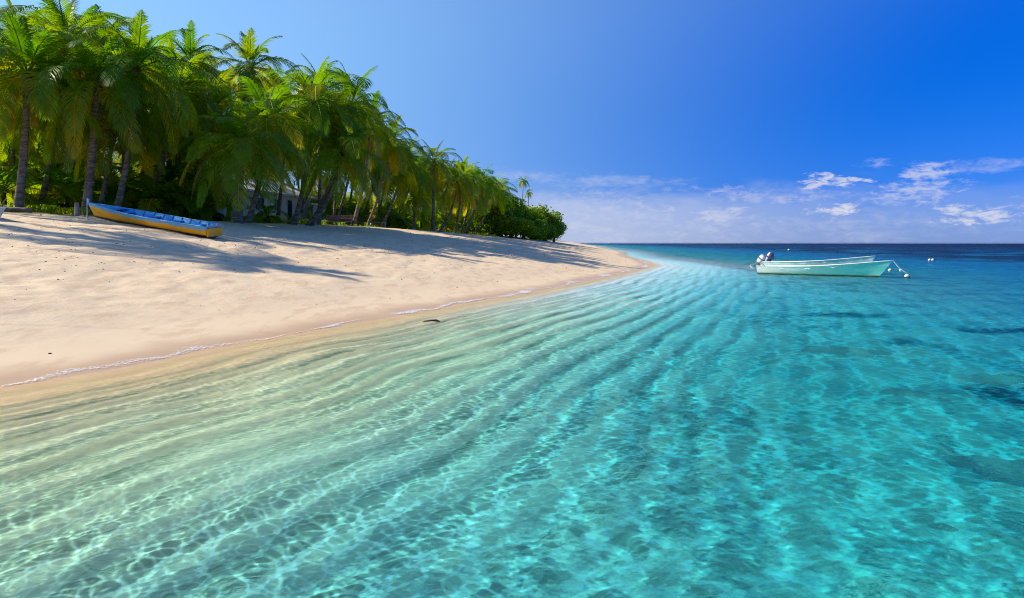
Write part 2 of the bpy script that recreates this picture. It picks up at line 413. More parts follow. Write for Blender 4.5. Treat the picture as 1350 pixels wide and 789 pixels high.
def wave_z(X, Y, D, RR):
    step = RR * 0.0021
    fade = lambda l: np.clip(l / (2.2 * step) - 1.0, 0, 1)
    depth = np.clip(-D, 0, 50)
    sh = np.clip(depth / 1.0, 0.05, 1)
    wx = X + 0.12 * np.sin(1.7 * Y + 0.6 * X) ; wy = Y + 0.12 * np.sin(1.4 * X - 0.8 * Y)
    z = sines(wx, wy, SW_SHORT, lambda l: 0.0026 * l ** 0.95, fade)
    z *= 0.75 + 0.45 * np.sin(0.9 * X + 0.5 * Y + 1.5 * np.sin(0.35 * X - 0.5 * Y)) * np.sin(0.7 * Y - 0.4 * X)
    z += sines(wx, wy, SW_LONG, lambda l: 0.0030 * l, fade)
    ph = ripple_phase(X, Y, D)
    z += 0.0042 * np.sin(2 * np.pi * ph / LAM) * fade(LAM) * (0.7 + 0.3 * np.sin(1.3 * X + 0.9 * Y))
    w2 = ph + 0.05 * np.sin(2.3 * X + 1.7 * Y) + 0.03 * np.sin(5.1 * X - 3.3 * Y)
    z += 0.0011 * np.sin(2 * np.pi * w2 / 0.23) * fade(0.23) * (0.6 + 0.5 * np.sin(1.1 * X - 0.8 * Y + 1))
    far = np.clip(1 - RR / 90.0, 0, 1)
    return z * sh * far
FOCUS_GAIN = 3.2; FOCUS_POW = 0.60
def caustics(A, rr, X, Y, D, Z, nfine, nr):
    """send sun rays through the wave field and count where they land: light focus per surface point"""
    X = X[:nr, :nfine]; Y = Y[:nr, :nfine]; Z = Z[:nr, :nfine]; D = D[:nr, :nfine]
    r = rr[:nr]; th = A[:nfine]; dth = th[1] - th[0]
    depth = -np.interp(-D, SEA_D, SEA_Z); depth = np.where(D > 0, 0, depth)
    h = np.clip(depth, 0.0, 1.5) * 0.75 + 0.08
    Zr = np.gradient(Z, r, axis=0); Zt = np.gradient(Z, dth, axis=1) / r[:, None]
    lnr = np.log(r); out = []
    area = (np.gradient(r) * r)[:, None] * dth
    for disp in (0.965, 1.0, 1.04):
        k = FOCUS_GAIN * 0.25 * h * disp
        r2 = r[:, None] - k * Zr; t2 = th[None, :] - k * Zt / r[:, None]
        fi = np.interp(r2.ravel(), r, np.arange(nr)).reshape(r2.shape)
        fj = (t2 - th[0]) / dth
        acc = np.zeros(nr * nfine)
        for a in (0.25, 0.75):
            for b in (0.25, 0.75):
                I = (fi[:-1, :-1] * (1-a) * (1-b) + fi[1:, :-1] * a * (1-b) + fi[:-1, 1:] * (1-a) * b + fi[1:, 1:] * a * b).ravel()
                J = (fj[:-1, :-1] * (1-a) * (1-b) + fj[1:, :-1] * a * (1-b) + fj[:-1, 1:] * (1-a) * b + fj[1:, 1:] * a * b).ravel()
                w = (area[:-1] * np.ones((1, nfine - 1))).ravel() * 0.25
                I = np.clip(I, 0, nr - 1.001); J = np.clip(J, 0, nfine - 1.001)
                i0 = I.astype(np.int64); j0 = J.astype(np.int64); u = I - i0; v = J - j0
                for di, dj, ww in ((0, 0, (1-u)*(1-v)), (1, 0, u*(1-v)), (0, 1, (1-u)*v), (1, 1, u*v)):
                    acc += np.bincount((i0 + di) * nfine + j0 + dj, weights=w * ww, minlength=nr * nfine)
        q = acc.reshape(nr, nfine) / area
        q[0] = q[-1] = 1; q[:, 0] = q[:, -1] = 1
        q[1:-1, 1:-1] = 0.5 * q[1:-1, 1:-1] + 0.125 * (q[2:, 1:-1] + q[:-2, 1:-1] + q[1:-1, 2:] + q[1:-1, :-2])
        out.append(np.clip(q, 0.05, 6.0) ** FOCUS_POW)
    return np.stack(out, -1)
def build_water():
    g1 = lambda r: 0.0017 if r < 12 else 0.0024 if r < 30 else (0.006 if r < 60 else (0.03 if r < 400 else 0.1))
    A, rr = polar_grid(2.0, 30000, 0.0019, R(58), g1, 90)
    V, F, D, X, Y, Z = polar_mesh(A, rr, wave_z)
    me = np_mesh('sea', V, F, MAT_WATER)
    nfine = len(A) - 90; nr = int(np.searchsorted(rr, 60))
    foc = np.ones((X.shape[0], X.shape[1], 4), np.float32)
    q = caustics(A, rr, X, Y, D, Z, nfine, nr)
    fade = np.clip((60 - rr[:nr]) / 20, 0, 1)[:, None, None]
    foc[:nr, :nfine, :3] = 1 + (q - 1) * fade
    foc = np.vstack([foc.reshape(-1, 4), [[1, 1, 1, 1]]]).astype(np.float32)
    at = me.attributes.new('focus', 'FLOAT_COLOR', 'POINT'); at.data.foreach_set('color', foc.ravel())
    o = link('sea_water', me); tag(o, kind='structure')
    return o
MAT_SAND = mat_sand(); MAT_WATER = mat_water()
build_ground(); build_water()

# ================================================================== materials for things
def simple_mat(name, col, rough=0.7, spec=0.3, var=0.25, scale=6.0, metal=0.0, col2=None, bump=0.0, bscale=20.0, stretch=(1, 1, 1), lo=0.4, hi=0.6, coord='Object'):
    m, t, out = newmat(name)
    tc = t.n('ShaderNodeTexCoord').outputs[coord]
    v = t.scale(tc, stretch)
    n = t.noise(v, scale, 5, 0.62)
    c2 = col2 or tuple(c * (1 - var) for c in col)
    bs = t.n('ShaderNodeBsdfPrincipled'); t.set(bs.inputs['Base Color'], t.mix(t.ramp(n, lo, hi), col, c2))
    t.set(bs.inputs['Roughness'], rough); bs.inputs['Specular IOR Level'].default_value = spec
    bs.inputs['Metallic'].default_value = metal
    if bump:
        b = t.n('ShaderNodeBump'); b.inputs['Strength'].default_value = 0.7; b.inputs['Distance'].default_value = bump
        t.nt.links.new(t.noise(v, bscale, 4, 0.6), b.inputs['Height']); t.nt.links.new(b.outputs[0], bs.inputs['Normal'])
    t.nt.links.new(bs.outputs[0], out.inputs['Surface'])
    return m
def leaf_mat(name, ca, cb, cc, trans=0.45):
    """foliage: colour runs with the 'tone' attribute (0 young and green, 1 old and yellow) and varies per tree"""
    m, t, out = newmat(name)
    at = t.n('ShaderNodeAttribute'); at.attribute_name = 'tone'; f = at.outputs['Fac']
    oi = t.n('ShaderNodeObjectInfo').outputs['Random']
    g = t.n('ShaderNodeNewGeometry').outputs['Position']
    n = t.noise(g, 1.1, 3, 0.6)
    col = t.mix(t.ramp(f, 0.0, 0.5), ca, cb); col = t.mix(t.ramp(f, 0.62, 1.0), col, cc)
    hs = t.n('ShaderNodeHueSaturation'); t.nt.links.new(col, hs.inputs['Color'])
    t.set(hs.inputs['Hue'], t.m('ADD', 0.492, t.m('MULTIPLY', oi, 0.022)))
    hs.inputs['Saturation'].default_value = 1.1
    t.set(hs.inputs['Value'], t.m('ADD', 0.65, t.m('MULTIPLY', n, 0.7)))
    c = hs.outputs[0]
    bs = t.n('ShaderNodeBsdfPrincipled'); t.set(bs.inputs['Base Color'], c)
    bs.inputs['Roughness'].default_value = 0.42; bs.inputs['Specular IOR Level'].default_value = 0.3
    tl = t.n('ShaderNodeBsdfTranslucent')
    yl = t.n('ShaderNodeMix'); yl.data_type = 'RGBA'; yl.blend_type = 'MULTIPLY'; yl.inputs[0].default_value = 1.0
    t.nt.links.new(c, yl.inputs[6]); yl.inputs[7].default_value = (3.0, 2.8, 0.8, 1)
    t.nt.links.new(yl.outputs[2], tl.inputs['Color'])
    mx = t.n('ShaderNodeMixShader'); mx.inputs[0].default_value = trans
    t.nt.links.new(bs.outputs[0], mx.inputs[1]); t.nt.links.new(tl.outputs[0], mx.inputs[2])
    t.nt.links.new(mx.outputs[0], out.inputs['Surface'])
    return m
M = {}
M['frond'] = leaf_mat('palm_frond', (0.070, 0.150, 0.016), (0.165, 0.215, 0.022), (0.48, 0.34, 0.03), 0.55)
M['dead'] = leaf_mat('dry_frond', (0.30, 0.17, 0.06), (0.38, 0.20, 0.05), (0.50, 0.26, 0.05), 0.35)
M['broad'] = leaf_mat('broad_leaf', (0.10, 0.17, 0.018), (0.17, 0.24, 0.022), (0.27, 0.30, 0.03), 0.5)
M['bark'] = simple_mat('palm_bark', (0.30, 0.225, 0.165), 0.9, 0.15, col2=(0.14, 0.10, 0.075), scale=3, stretch=(1, 1, 3), bump=0.02, bscale=10)
M['fibre'] = simple_mat('palm_fibre', (0.16, 0.09, 0.05), 0.95, 0.1, col2=(0.08, 0.045, 0.03), scale=6)
M['coco'] = simple_mat('coconut_husk', (0.22, 0.22, 0.05), 0.6, 0.3, col2=(0.35, 0.20, 0.06), scale=2)
M['wood'] = simple_mat('weathered_wood', (0.42, 0.33, 0.27), 0.9, 0.15, col2=(0.24, 0.17, 0.13), scale=4, stretch=(1, 1, 1), bump=0.006)
M['redwood'] = simple_mat('red_brown_wood', (0.36, 0.26, 0.22), 0.85, 0.15, col2=(0.24, 0.15, 0.12), scale=5)
M['driftwood'] = simple_mat('driftwood', (0.36, 0.27, 0.20), 0.95, 0.1, col2=(0.16, 0.11, 0.08), scale=3, stretch=(1, 4, 4), bump=0.02)
M['wallpaint'] = simple_mat('cream_wall_paint', (0.74, 0.68, 0.42), 0.85, 0.2, col2=(0.60, 0.54, 0.33), scale=0.9)
M['tin'] = simple_mat('white_corrugated_tin', (0.74, 0.74, 0.76), 0.45, 0.4, col2=(0.55, 0.50, 0.46), scale=1.2)
M['glass'] = simple_mat('dark_window_glass', (0.02, 0.025, 0.03), 0.15, 0.5, var=0.3)
M['trimw'] = simple_mat('grey_white_trim', (0.55, 0.53, 0.48), 0.7, 0.2, var=0.3)
M['darkst'] = simple_mat('black_stone', (0.035, 0.03, 0.03), 0.95, 0.1, col2=(0.015, 0.013, 0.012), scale=3, bump=0.05, bscale=5)
M['yellow'] = simple_mat('worn_yellow_paint', (0.80, 0.42, 0.02), 0.55, 0.35, col2=(0.62, 0.36, 0.07), scale=1.6, stretch=(1, 4, 4), lo=0.5, hi=0.7)
M['bluein'] = simple_mat('worn_blue_paint', (0.03, 0.30, 0.72), 0.55, 0.3, col2=(0.14, 0.48, 0.66), scale=1.4, stretch=(1, 3, 3), lo=0.45, hi=0.6)
M['whitep'] = simple_mat('worn_white_paint', (0.78, 0.77, 0.74), 0.6, 0.35, col2=(0.52, 0.44, 0.36), scale=5, lo=0.55, hi=0.75)
M['bottomp'] = simple_mat('dark_antifouling', (0.07, 0.03, 0.02), 0.8, 0.2, var=0.4)
M['rope'] = simple_mat('mooring_rope', (0.70, 0.72, 0.74), 0.9, 0.1, var=0.3, scale=20)
M['cowlw'] = simple_mat('white_cowling', (0.80, 0.78, 0.78), 0.35, 0.5, var=0.1)
M['cowlg'] = simple_mat('dark_blue_cowling', (0.05, 0.06, 0.14), 0.35, 0.5, var=0.2)
M['cowlp'] = simple_mat('faded_pink_grey_cowling', (0.60, 0.46, 0.50), 0.4, 0.5, var=0.15)
M['metal'] = simple_mat('cast_motor_leg', (0.20, 0.19, 0.20), 0.45, 0.5, var=0.3)
M['lightmetal'] = simple_mat('bare_alloy', (0.62, 0.60, 0.56), 0.4, 0.5, var=0.25)
M['buoyw'] = simple_mat('white_buoy_plastic', (0.62, 0.62, 0.55), 0.6, 0.3, col2=(0.38, 0.38, 0.28), scale=3)
M['buoyd'] = simple_mat('algae_dark_buoy', (0.05, 0.06, 0.035), 0.8, 0.2, var=0.4)
M['coral'] = simple_mat('reef_rock', (0.045, 0.04, 0.035), 0.95, 0.1, col2=(0.02, 0.025, 0.03), scale=3, bump=0.04, bscale=8)
M['coraly'] = simple_mat('yellow_weed_rock', (0.40, 0.28, 0.05), 0.95, 0.1, col2=(0.08, 0.10, 0.06), scale=6, bump=0.03, bscale=12)
def mat_hull():
    m, t, out = newmat('mint_hull_paint')
    o = t.n('ShaderNodeTexCoord').outputs['Object']; x, y, z = t.sep(o)
    n = t.noise(t.scale(o, (0.8, 2, 3)), 2.0, 5, 0.65)
    f = t.ramp(t.m('ADD', x, t.m('MULTIPLY', n, 1.6)), -1.0, 3.6)
    col = t.mix(f, (0.76, 0.78, 0.68), (0.16, 0.58, 0.48))
    col = t.mix(t.m('MULTIPLY', t.ramp(n, 0.5, 0.7), 0.35), col, (0.75, 0.78, 0.72))
    drip = t.noise(t.scale(o, (9, 1, 0.6)), 2.0, 3, 0.5)
    col = t.mix(t.m('MULTIPLY', t.ramp(drip, 0.62, 0.75), 0.35), col, (0.35, 0.26, 0.12))
    wl = t.ramp(t.m('ADD', z, t.m('MULTIPLY', t.m('SUBTRACT', n, 0.5), 0.12)), 0.13, 0.03)
    col = t.mix(wl, col, (0.34, 0.25, 0.06))
    wl2 = t.ramp(t.m('ADD', z, t.m('MULTIPLY', t.m('SUBTRACT', drip, 0.5), 0.05)), 0.055, 0.02)
    col = t.mix(wl2, col, (0.03, 0.03, 0.02))
    bs = t.n('ShaderNodeBsdfPrincipled'); t.set(bs.inputs['Base Color'], col); bs.inputs['Roughness'].default_value = 0.4
    t.nt.links.new(bs.outputs[0], out.inputs['Surface']); return m
M['hull'] = mat_hull()

# ================================================================== mesh collector
class MB:
    def __init__(s): s.v = []; s.f = []; s.mi = []; s.tone = []
    def add(s, vs, fs, mi=0, tone=0.0):
        k = len(s.v); s.v.extend([tuple(p) for p in vs]); s.f.extend([tuple(i + k for i in f) for f in fs])
        s.mi.extend([mi] * len(fs)); s.tone.extend([tone] * len(vs))
    def box(s, c, d, rot=None, mi=0, taper=1.0):
        vs = []
        for z in (-1, 1):
            q = 1.0 if z < 0 else taper
            for x, y in ((-1, -1), (1, -1), (1, 1), (-1, 1)):
                p = Vector((x * d[0] / 2 * q, y * d[1] / 2 * q, z * d[2] / 2))
                if rot is not None: p = rot @ p
                vs.append(Vector(c) + p)
        s.add(vs, [(3, 2, 1, 0), (4, 5, 6, 7), (0, 1, 5, 4), (1, 2, 6, 5), (2, 3, 7, 6), (3, 0, 4, 7)], mi)
    def tube(s, P, rad, n=8, mi=0, cap=True, tone=0.0, flat=1.0):
        P = [Vector(p) for p in P]; r = rad if isinstance(rad, (list, tuple)) else [rad] * len(P)
        vs = []; up = Vector((0, 0, 1)); prev = None
        for i, p in enumerate(P):
            d = (P[min(i + 1, len(P) - 1)] - P[max(i - 1, 0)]).normalized()
            if prev is None:
                a = d.cross(up) if abs(d.z) < 0.95 else d.cross(Vector((1, 0, 0)))
            else: a = prev - d * prev.dot(d)
            a.normalize(); prev = a; b = d.cross(a)
            for k in range(n):
                t = 2 * math.pi * k / n
                vs.append(p + a * (r[i] * math.cos(t)) + b * (r[i] * flat * math.sin(t)))
        fs = []
        for i in range(len(P) - 1):
            for k in range(n):
                k2 = (k + 1) % n; fs.append((i * n + k, i * n + k2, (i + 1) * n + k2, (i + 1) * n + k))
        if cap: fs.append(tuple(range(n - 1, -1, -1))); fs.append(tuple((len(P) - 1) * n + k for k in range(n)))
        s.add(vs, fs, mi, tone)
    def ball(s, c, r, mi=0, nu=12, nv=8, sq=(1, 1, 1), rot=None, jit=0.0, rnd=None):
        vs = []
        for j in range(nv + 1):
            ph = math.pi * j / nv
            for i in range(nu):
                th = 2 * math.pi * i / nu
                q = 1.0 + (rnd.uniform(-jit, jit) if rnd and 0 < j < nv else 0)
                p = Vector((math.sin(ph) * math.cos(th) * sq[0], math.sin(ph) * math.sin(th) * sq[1], math.cos(ph) * sq[2])) * r * q
                if rot is not None: p = rot @ p
                vs.append(Vector(c) + p)
        fs = [(j * nu + i, (j + 1) * nu + i, (j + 1) * nu + (i + 1) % nu, j * nu + (i + 1) % nu) for j in range(nv) for i in range(nu)]
        s.add(vs, fs, mi)
    def mesh(s, name, mats, smooth=False):
        me = bpy.data.meshes.new(name); me.from_pydata(s.v, [], s.f)
        for m in (mats if isinstance(mats, (list, tuple)) else [mats]): me.materials.append(m)
        me.polygons.foreach_set('material_index', s.mi)
        me.polygons.foreach_set('use_smooth', [smooth] * len(s.f))
        attr(me, 'tone', s.tone); me.update(); return me
    def build(s, name, mats, parent=None, smooth=False, bevel=0.0):
        o = link(name, s.mesh(name, mats, smooth), parent)
        if bevel:
            b = o.modifiers.new('bevel', 'BEVEL'); b.width = bevel; b.segments = 2; b.limit_method = 'ANGLE'
        return o

# ================================================================== palms
def crown_mesh(seed, nf=26, L=4.4, npair=44, emin=-22, emax=76, wind=0.25, width=1.0, smallfrac=1.0):
    r = random.Random(seed); mb = MB(); GA = 2.39996
    for k in range(nf):
        q = k / (nf - 1)                     # 0 = youngest, at the top
        e = R(emax + (emin - emax) * q ** 1.0 + r.uniform(-7, 7)); az = k * GA + r.uniform(-0.25, 0.25)
        Lf = L * (0.62 + 0.38 * min(1, q * 4)) * r.uniform(0.88, 1.1)
        tone = (0.12 + 0.45 * q * q + r.uniform(-0.25, 0.25)) if q < 0.9 else r.uniform(0.35, 1.0)
        if q > .35 and r.random() < 0.10: tone = r.uniform(0.6, 0.9)
        d = Vector((math.cos(az) * math.cos(e), math.sin(az) * math.cos(e), math.sin(e)))
        droop = r.uniform(0.14, 0.21) * (0.75 + 0.5 * q); n = 13
        P = [Vector((0, 0, 0)) + d * 0.12]; D = []
        twist = r.uniform(-0.06, 0.06)
        for i in range(n):
            t = i / n
            d = (d + Vector((wind * 0.10 * t, -wind * 0.03, -droop * (0.55 + 1.0 * t) * (0.6 + 0.5 * max(0, math.cos(math.asin(max(-1, min(1, d.z))))))))).normalized()
            D.append(d.copy()); P.append(P[-1] + d * (Lf / n))
        D.append(d.copy())
        mb.tube(P, [0.030 * (1 - 0.85 * i / n) + 0.005 for i in range(n + 1)], 4, 0, False, min(1, tone + 0.25))
        roll = r.uniform(-0.5, 0.5)
        for j in range(npair):
            t = 0.14 + 0.86 * (j + 0.5) / npair
            f = t * n; i0 = min(int(f), n - 1); u = f - i0
            p = P[i0].lerp(P[i0 + 1], u); dd = D[i0].lerp(D[min(i0 + 1, n)], u).normalized()
            side = dd.cross(Vector((0, 0, 1)))
            if side.length < 0.15: side = Vector((-math.sin(az), math.cos(az), 0))
            side.normalize(); upv = side.cross(dd).normalized()
            ro = roll * (t - 0.2)
            side, upv = side * math.cos(ro) + upv * math.sin(ro), upv * math.cos(ro) - side * math.sin(ro)
            ll = Lf * 0.265 * (math.sin(math.pi * min(1, (0.12 + 0.9 * t) ** 0.9)) ** 0.55 if t < 0.99 else 0.3) * r.uniform(0.85, 1.1)
            w = 0.066 * width * (46 / max(npair, 30)) ** .3 * (1.15 - 0.5 * t)
            for sg in (-1, 1):
                if r.random() < 0.03: continue
                sw = 0.45 + 0.75 * t + max(0, .3 - q) * 3.0
                v0 = (side * sg + dd * sw + upv * (0.35 - 0.35 * t) + Vector((0, 0, r.uniform(-.16, .08)))).normalized()
                hang = 0.45 + 0.5 * q + r.uniform(0, 0.35)
                a = p; b = p + v0 * (ll * 0.5) + Vector((0, 0, -hang * ll * 0.10))
                v1 = (v0 + Vector((0, 0, -hang * 0.95)) + dd * 0.12).normalized()
                c = b + v1 * (ll * 0.5)
                wv = dd.cross(v0).cross(v0).normalized() * (w * 0.5)
                wv2 = dd.cross(v1).cross(v1).normalized() * (w * 0.45)
                mb.add([a - wv * .6, a + wv * .6, b + wv * 1.2, b - wv * 1.2, c], [(0, 1, 2, 3), (3, 2, 4)], 0, max(0, min(1, tone + r.uniform(-.14, .14))))
    me = mb.mesh('palm_crown', M['frond'], False)
    return me
def dead_mesh(seed, n=5, L=2.6):
    r = random.Random(seed); mb = MB()
    for k in range(n):
        az = r.uniform(0, 6.28); d = Vector((math.cos(az) * .6, math.sin(az) * .6, -0.5)).normalized()
        P = [Vector((0, 0, -0.1))]
        for i in range(7):
            d = (d + Vector((0, 0, -0.35))).normalized(); P.append(P[-1] + d * (L / 7))
        mb.tube(P, [0.04 - 0.004 * i for i in range(8)], 4, 0, False, 0.5)
        for j in range(34):
            t = 0.15 + 0.85 * j / 34; f = t * 7; i0 = min(int(f), 6); p = P[i0].lerp(P[i0 + 1], f - i0)
            for sg in (-1, 1):
                o = Vector((-math.sin(az) * sg * .5, math.cos(az) * sg * .5, -0.9)) + Vector((r.uniform(-.25, .25), r.uniform(-.25, .25), 0))
                o.normalize(); ll = 0.55 * r.uniform(.6, 1.1); w = Vector((math.cos(az + 1), math.sin(az + 1), 0)) * 0.016
                mb.add([p - w, p + w, p + o * ll], [(0, 1, 2)], 0, r.random())
    return mb.mesh('dead_fronds', M['dead'])
def coco_mesh(seed):
    r = random.Random(seed); mb = MB()
    for k in range(9):
        az = r.uniform(0, 6.28); q = r.uniform(.16, .34)
        mb.ball((math.cos(az) * q, math.sin(az) * q, -0.22 - r.uniform(0, .3)), 0.12, 0, 8, 6, (1, 1, 1.2))
    mb.ball((0, 0, -0.15), 0.22, 1, 8, 6, (1, 1, 1.6))
    return mb.mesh('coconuts', [M['coco'], M['fibre']], True)
CROWNS = [crown_mesh(100 + i, nf=r_, L=4.7, npair=36) for i, r_ in enumerate((25, 23, 27, 24, 25, 27, 24))]
YOUNG = [crown_mesh(200 + i, nf=18, L=3.4, npair=26, emin=-4, emax=76, wind=0.1, width=1.2) for i in range(3)]
FAR = [crown_mesh(300 + i, nf=20, L=4.4, npair=20, width=1.6, wind=0.2, emin=-30) for i in range(2)]
DEAD = [dead_mesh(400 + i) for i in range(3)]
COCO = [coco_mesh(500 + i) for i in range(2)]
prs = random.Random(42)
def trunk_curve(top, lean_low=0.6):
    """trunk centre line from (0,0,-0.3) to top: leans out low down, then straightens"""
    n = 14; P = []
    for i in range(n + 1):
        t = i / n
        s = t + lean_low * 0.30 * math.sin(math.pi * t)      # horizontal progress runs ahead of height
        P.append(Vector((top.x * s, top.y * s, -0.4 + (top.z + 0.4) * t)))
    return P
SHRINK = 0.88
def palm(ub, y, uc, vc, Rm, label, group=None, r0=0.19, lean=0.5, dy=None, pool=None, dead=None, coco=True, name='coconut_palm'):
    x = at_px(ub, y); z0 = ground_z(x, y)
    yc = y + (dy if dy is not None else prs.uniform(-0.8, 0.8))
    xc = at_px(uc, yc); zc = CAM_Z + (320 - vc) * yc / 900.0
    root = empty(name, (x, y, z0)); tag(root, label, 'palm tree', group)
    top = Vector((xc - x, yc - y, zc - z0))
    P = trunk_curve(top, lean)
    n = len(P); fat = max(0.11, r0 * .82)
    PP = []; rad = []
    sub = 3
    for i in range(n - 1):
        for k in range(sub):
            t = (i + k / sub) / (n - 1); PP.append(P[i].lerp(P[i + 1], k / sub))
            rad.append(fat * (0.62 + 0.38 * (1 - t)) + fat * 0.9 * math.exp(-t * 16) + (0.005 if (k == 0) else 0.0))
    PP.append(P[-1]); rad.append(fat * 0.62)
    mb = MB(); mb.tube(PP, rad, 10)
    mb.build('trunk', M['bark'], root, True)
    Rm *= SHRINK
    sc = Rm / 3.45
    cr = link('crown', prs.choice(pool or CROWNS), root); cr.location = top
    cr.scale = (sc, sc, sc * prs.uniform(.92, 1.08)); cr.rotation_euler = (prs.uniform(-.12, .12), prs.uniform(-.12, .12), prs.uniform(0, 6.28) if pool is not None else prs.choice([0, 0.9, 1.8, 2.7, 3.6, 4.5, 5.4]))
    if coco:
        c = link('coconuts', prs.choice(COCO), root); c.location = top; c.rotation_euler.z = prs.uniform(0, 6)
    if dead if dead is not None else prs.random() < 0.35:
        d = link('dead_fronds', prs.choice(DEAD), root); d.location = top; d.rotation_euler.z = prs.uniform(0, 6); d.scale = (sc, sc, sc)
    return root
GR = 'coconut palms along the beach edge'
FRONT = [
 (22, 33, 36, 100, 4.0, 'left-edge coconut palm whose trunk leans right from behind the driftwood log', .26, .7),
 (-14, 36, -22, 92, 4.3, 'tall coconut palm cut by the left edge of the picture, its fronds hanging into view', .2, .4),
 (50, 37, 88, 58, 4.2, 'tallest left-hand coconut palm, its crown reaching the top of the picture', .2, .4),
 (66, 38, 62, 128, 3.6, 'slim straight coconut palm with orange dead fronds hanging over the left fence', .14, .2),
 (112, 34.5, 128, 110, 3.8, 'stout coconut palm with brown fibrous trunk just behind the yellow boat bow', .27, .3),
 (128, 37, 150, 168, 3.2, 'lower coconut palm between the two stout trunks behind the yellow boat bow', .18, .3),
 (150, 36, 180, 92, 4.1, 'coconut palm with grey trunk leaning right behind the front half of the yellow boat', .2, .6),
 (190, 41, 232, 120, 3.8, 'coconut palm rising straight behind the middle of the yellow boat', .18, .3),
 (212, 48, 252, 84, 3.3, 'coconut palm whose top peeps above the grove left of the free-standing tall crown', .17, .3),
 (243, 43, 277, 150, 3.7, 'coconut palm rising behind the stern of the yellow boat', .18, .4),
 (272, 50, 330, 90, 3.8, 'tall coconut palm with an open star-shaped crown above the middle of the grove', .18, .3),
 (312, 38, 318, 192, 3.5, 'short stout coconut palm with dark shaggy trunk and a wide low crown over the beach', .36, .1),
 (324, 40, 352, 158, 3.3, 'grey coconut palm leaning right beside the short shaggy-trunked palm', .2, .7),
 (385, 44, 412, 135, 3.6, 'coconut palm with pale trunk leaning right in front of the cream house', .19, .8),
 (378, 45.5, 428, 165, 3.2, 'second leaning palm of the pair crossing in front of the house wall', .17, .8),
 (402, 45, 450, 202, 3.5, 'dark low-crowned palm leaning right with its trunk foot at the sand edge past the house', .24, .7),
 (407, 48, 462, 140, 3.7, 'tall coconut palm leaning right from the trunk cluster past the house', .18, .5),
 (420, 52, 425, 118, 3.7, 'high upright coconut palm standing behind the trunk cluster past the house', .18, .3),
 (365, 50, 376, 172, 3.6, 'coconut palm with reddish trunk before the dark house window', .17, .4),
 (464, 58, 488, 165, 3.7, 'coconut palm leaning right beside the wooden bench', .2, .6),
 (482, 61, 514, 190, 3.6, 'coconut palm just right of the wooden bench, top of the slope of crowns', .17, .5),
 (500, 63, 530, 222, 3.4, 'slender coconut palm behind the faded blue bench', .15, .4),
 (545, 66, 547, 262, 2.4, 'short young coconut palm with multiple leaning stems on the sand edge', .2, .3),
 (570, 74, 572, 214, 3.5, 'coconut palm with starry crown and trunk arching right from the sand, mid-beach', .24, .9),
 (577, 76, 602, 240, 3.4, 'coconut palm whose trunk bows right next to the starry-crowned palm', .2, .8),
 (598, 84, 611, 232, 3.3, 'coconut palm with two-tone crown right of the arching trunk pair', .18, .4),
 (608, 90, 634, 240, 3.4, 'coconut palm leaning right near the far end of the palm row', .2, .7),
 (622, 96, 648, 256, 3.2, 'last leaning coconut palm before the round leafy trees', .18, .6),
 (605, 92, 622, 255, 3.0, 'lower coconut palm tucked under the far crowns of the palm row', .16, .4),
]
for a in FRONT:
    palm(a[0], a[1], a[2], a[3], a[4], a[5], GR, a[6], a[7], dead=('orange' in a[5] or 'arching' in a[5] or 'bench' in a[5]) or None)
# second pole of the multi-stem young palm is part of the same plant's look; rear rows fill the grove
REAR = [(5, 44, 10, 150, 3.8), (38, 46, 52, 175, 3.6), (90, 44, 108, 62, 3.8), (100, 48, 104, 190, 3.6), (140, 47, 150, 110, 3.8), (168, 50, 200, 165, 3.8),
        (198, 52, 205, 95, 3.6), (222, 50, 228, 190, 3.6), (262, 70, 290, 130, 4.2), (255, 47, 258, 205, 3.4), (290, 68, 300, 165, 4.2), (345, 72, 350, 140, 4.2),
        (350, 66, 345, 205, 3.8), (395, 72, 392, 160, 4.2), (405, 66, 395, 205, 3.6), (440, 62, 445, 170, 3.8), (455, 72, 470, 200, 4.0), (470, 74, 500, 215, 4.0),
        (492, 76, 508, 240, 3.8), (512, 78, 545, 232, 4.0), (530, 84, 560, 245, 4.0), (555, 90, 585, 250, 4.0), (580, 98, 596, 262, 4.0), (600, 104, 628, 262, 3.6), (615, 108, 645, 268, 3.8),
        (60, 52, 30, 215, 3.6), (130, 54, 70, 235, 3.4), (180, 56, 170, 225, 3.6), (425, 76, 430, 232, 3.8),
        (15, 40, 20, 55, 3.8), (118, 43, 140, 70, 3.8), (160, 45, 165, 150, 3.6), (215, 46, 215, 135, 3.6), (75, 45, 60, 100, 3.8), (35, 42, 10, 200, 3.4), (232, 50, 238, 150, 3.6),
        (262, 52, 262, 110, 3.6), (250, 60, 265, 180, 3.8), (372, 66, 368, 125, 3.8), (395, 64, 400, 180, 3.4), (440, 62, 470, 185, 3.4), (458, 66, 440, 150, 3.6), (500, 72, 500, 185, 3.4), (535, 80, 535, 210, 3.6),
        (560, 86, 556, 228, 3.4), (585, 90, 592, 232, 3.4), (605, 98, 620, 236, 3.4), (628, 106, 652, 250, 3.4), (640, 112, 662, 258, 3.4), (590, 96, 578, 250, 3.2)]
for a in REAR:
    palm(*a, 'coconut palm standing back inside the grove behind the front row of palms', 'coconut palms in the rear of the grove', .16, .3)
# palms just outside the left edge whose shade falls across the sand in view
for (x, y, h) in ((-28, 23.5, 11), (-32, 31, 12)):
    u = 675 + 900 * x / y
    palm(u, y, u + 10, 320 - 900 * (ground_z(x, y) + h - CAM_Z) / y, 3.8, 'coconut palm beyond the left edge of the picture casting shade on the sand', 'palms beyond the left edge', .18, .3)
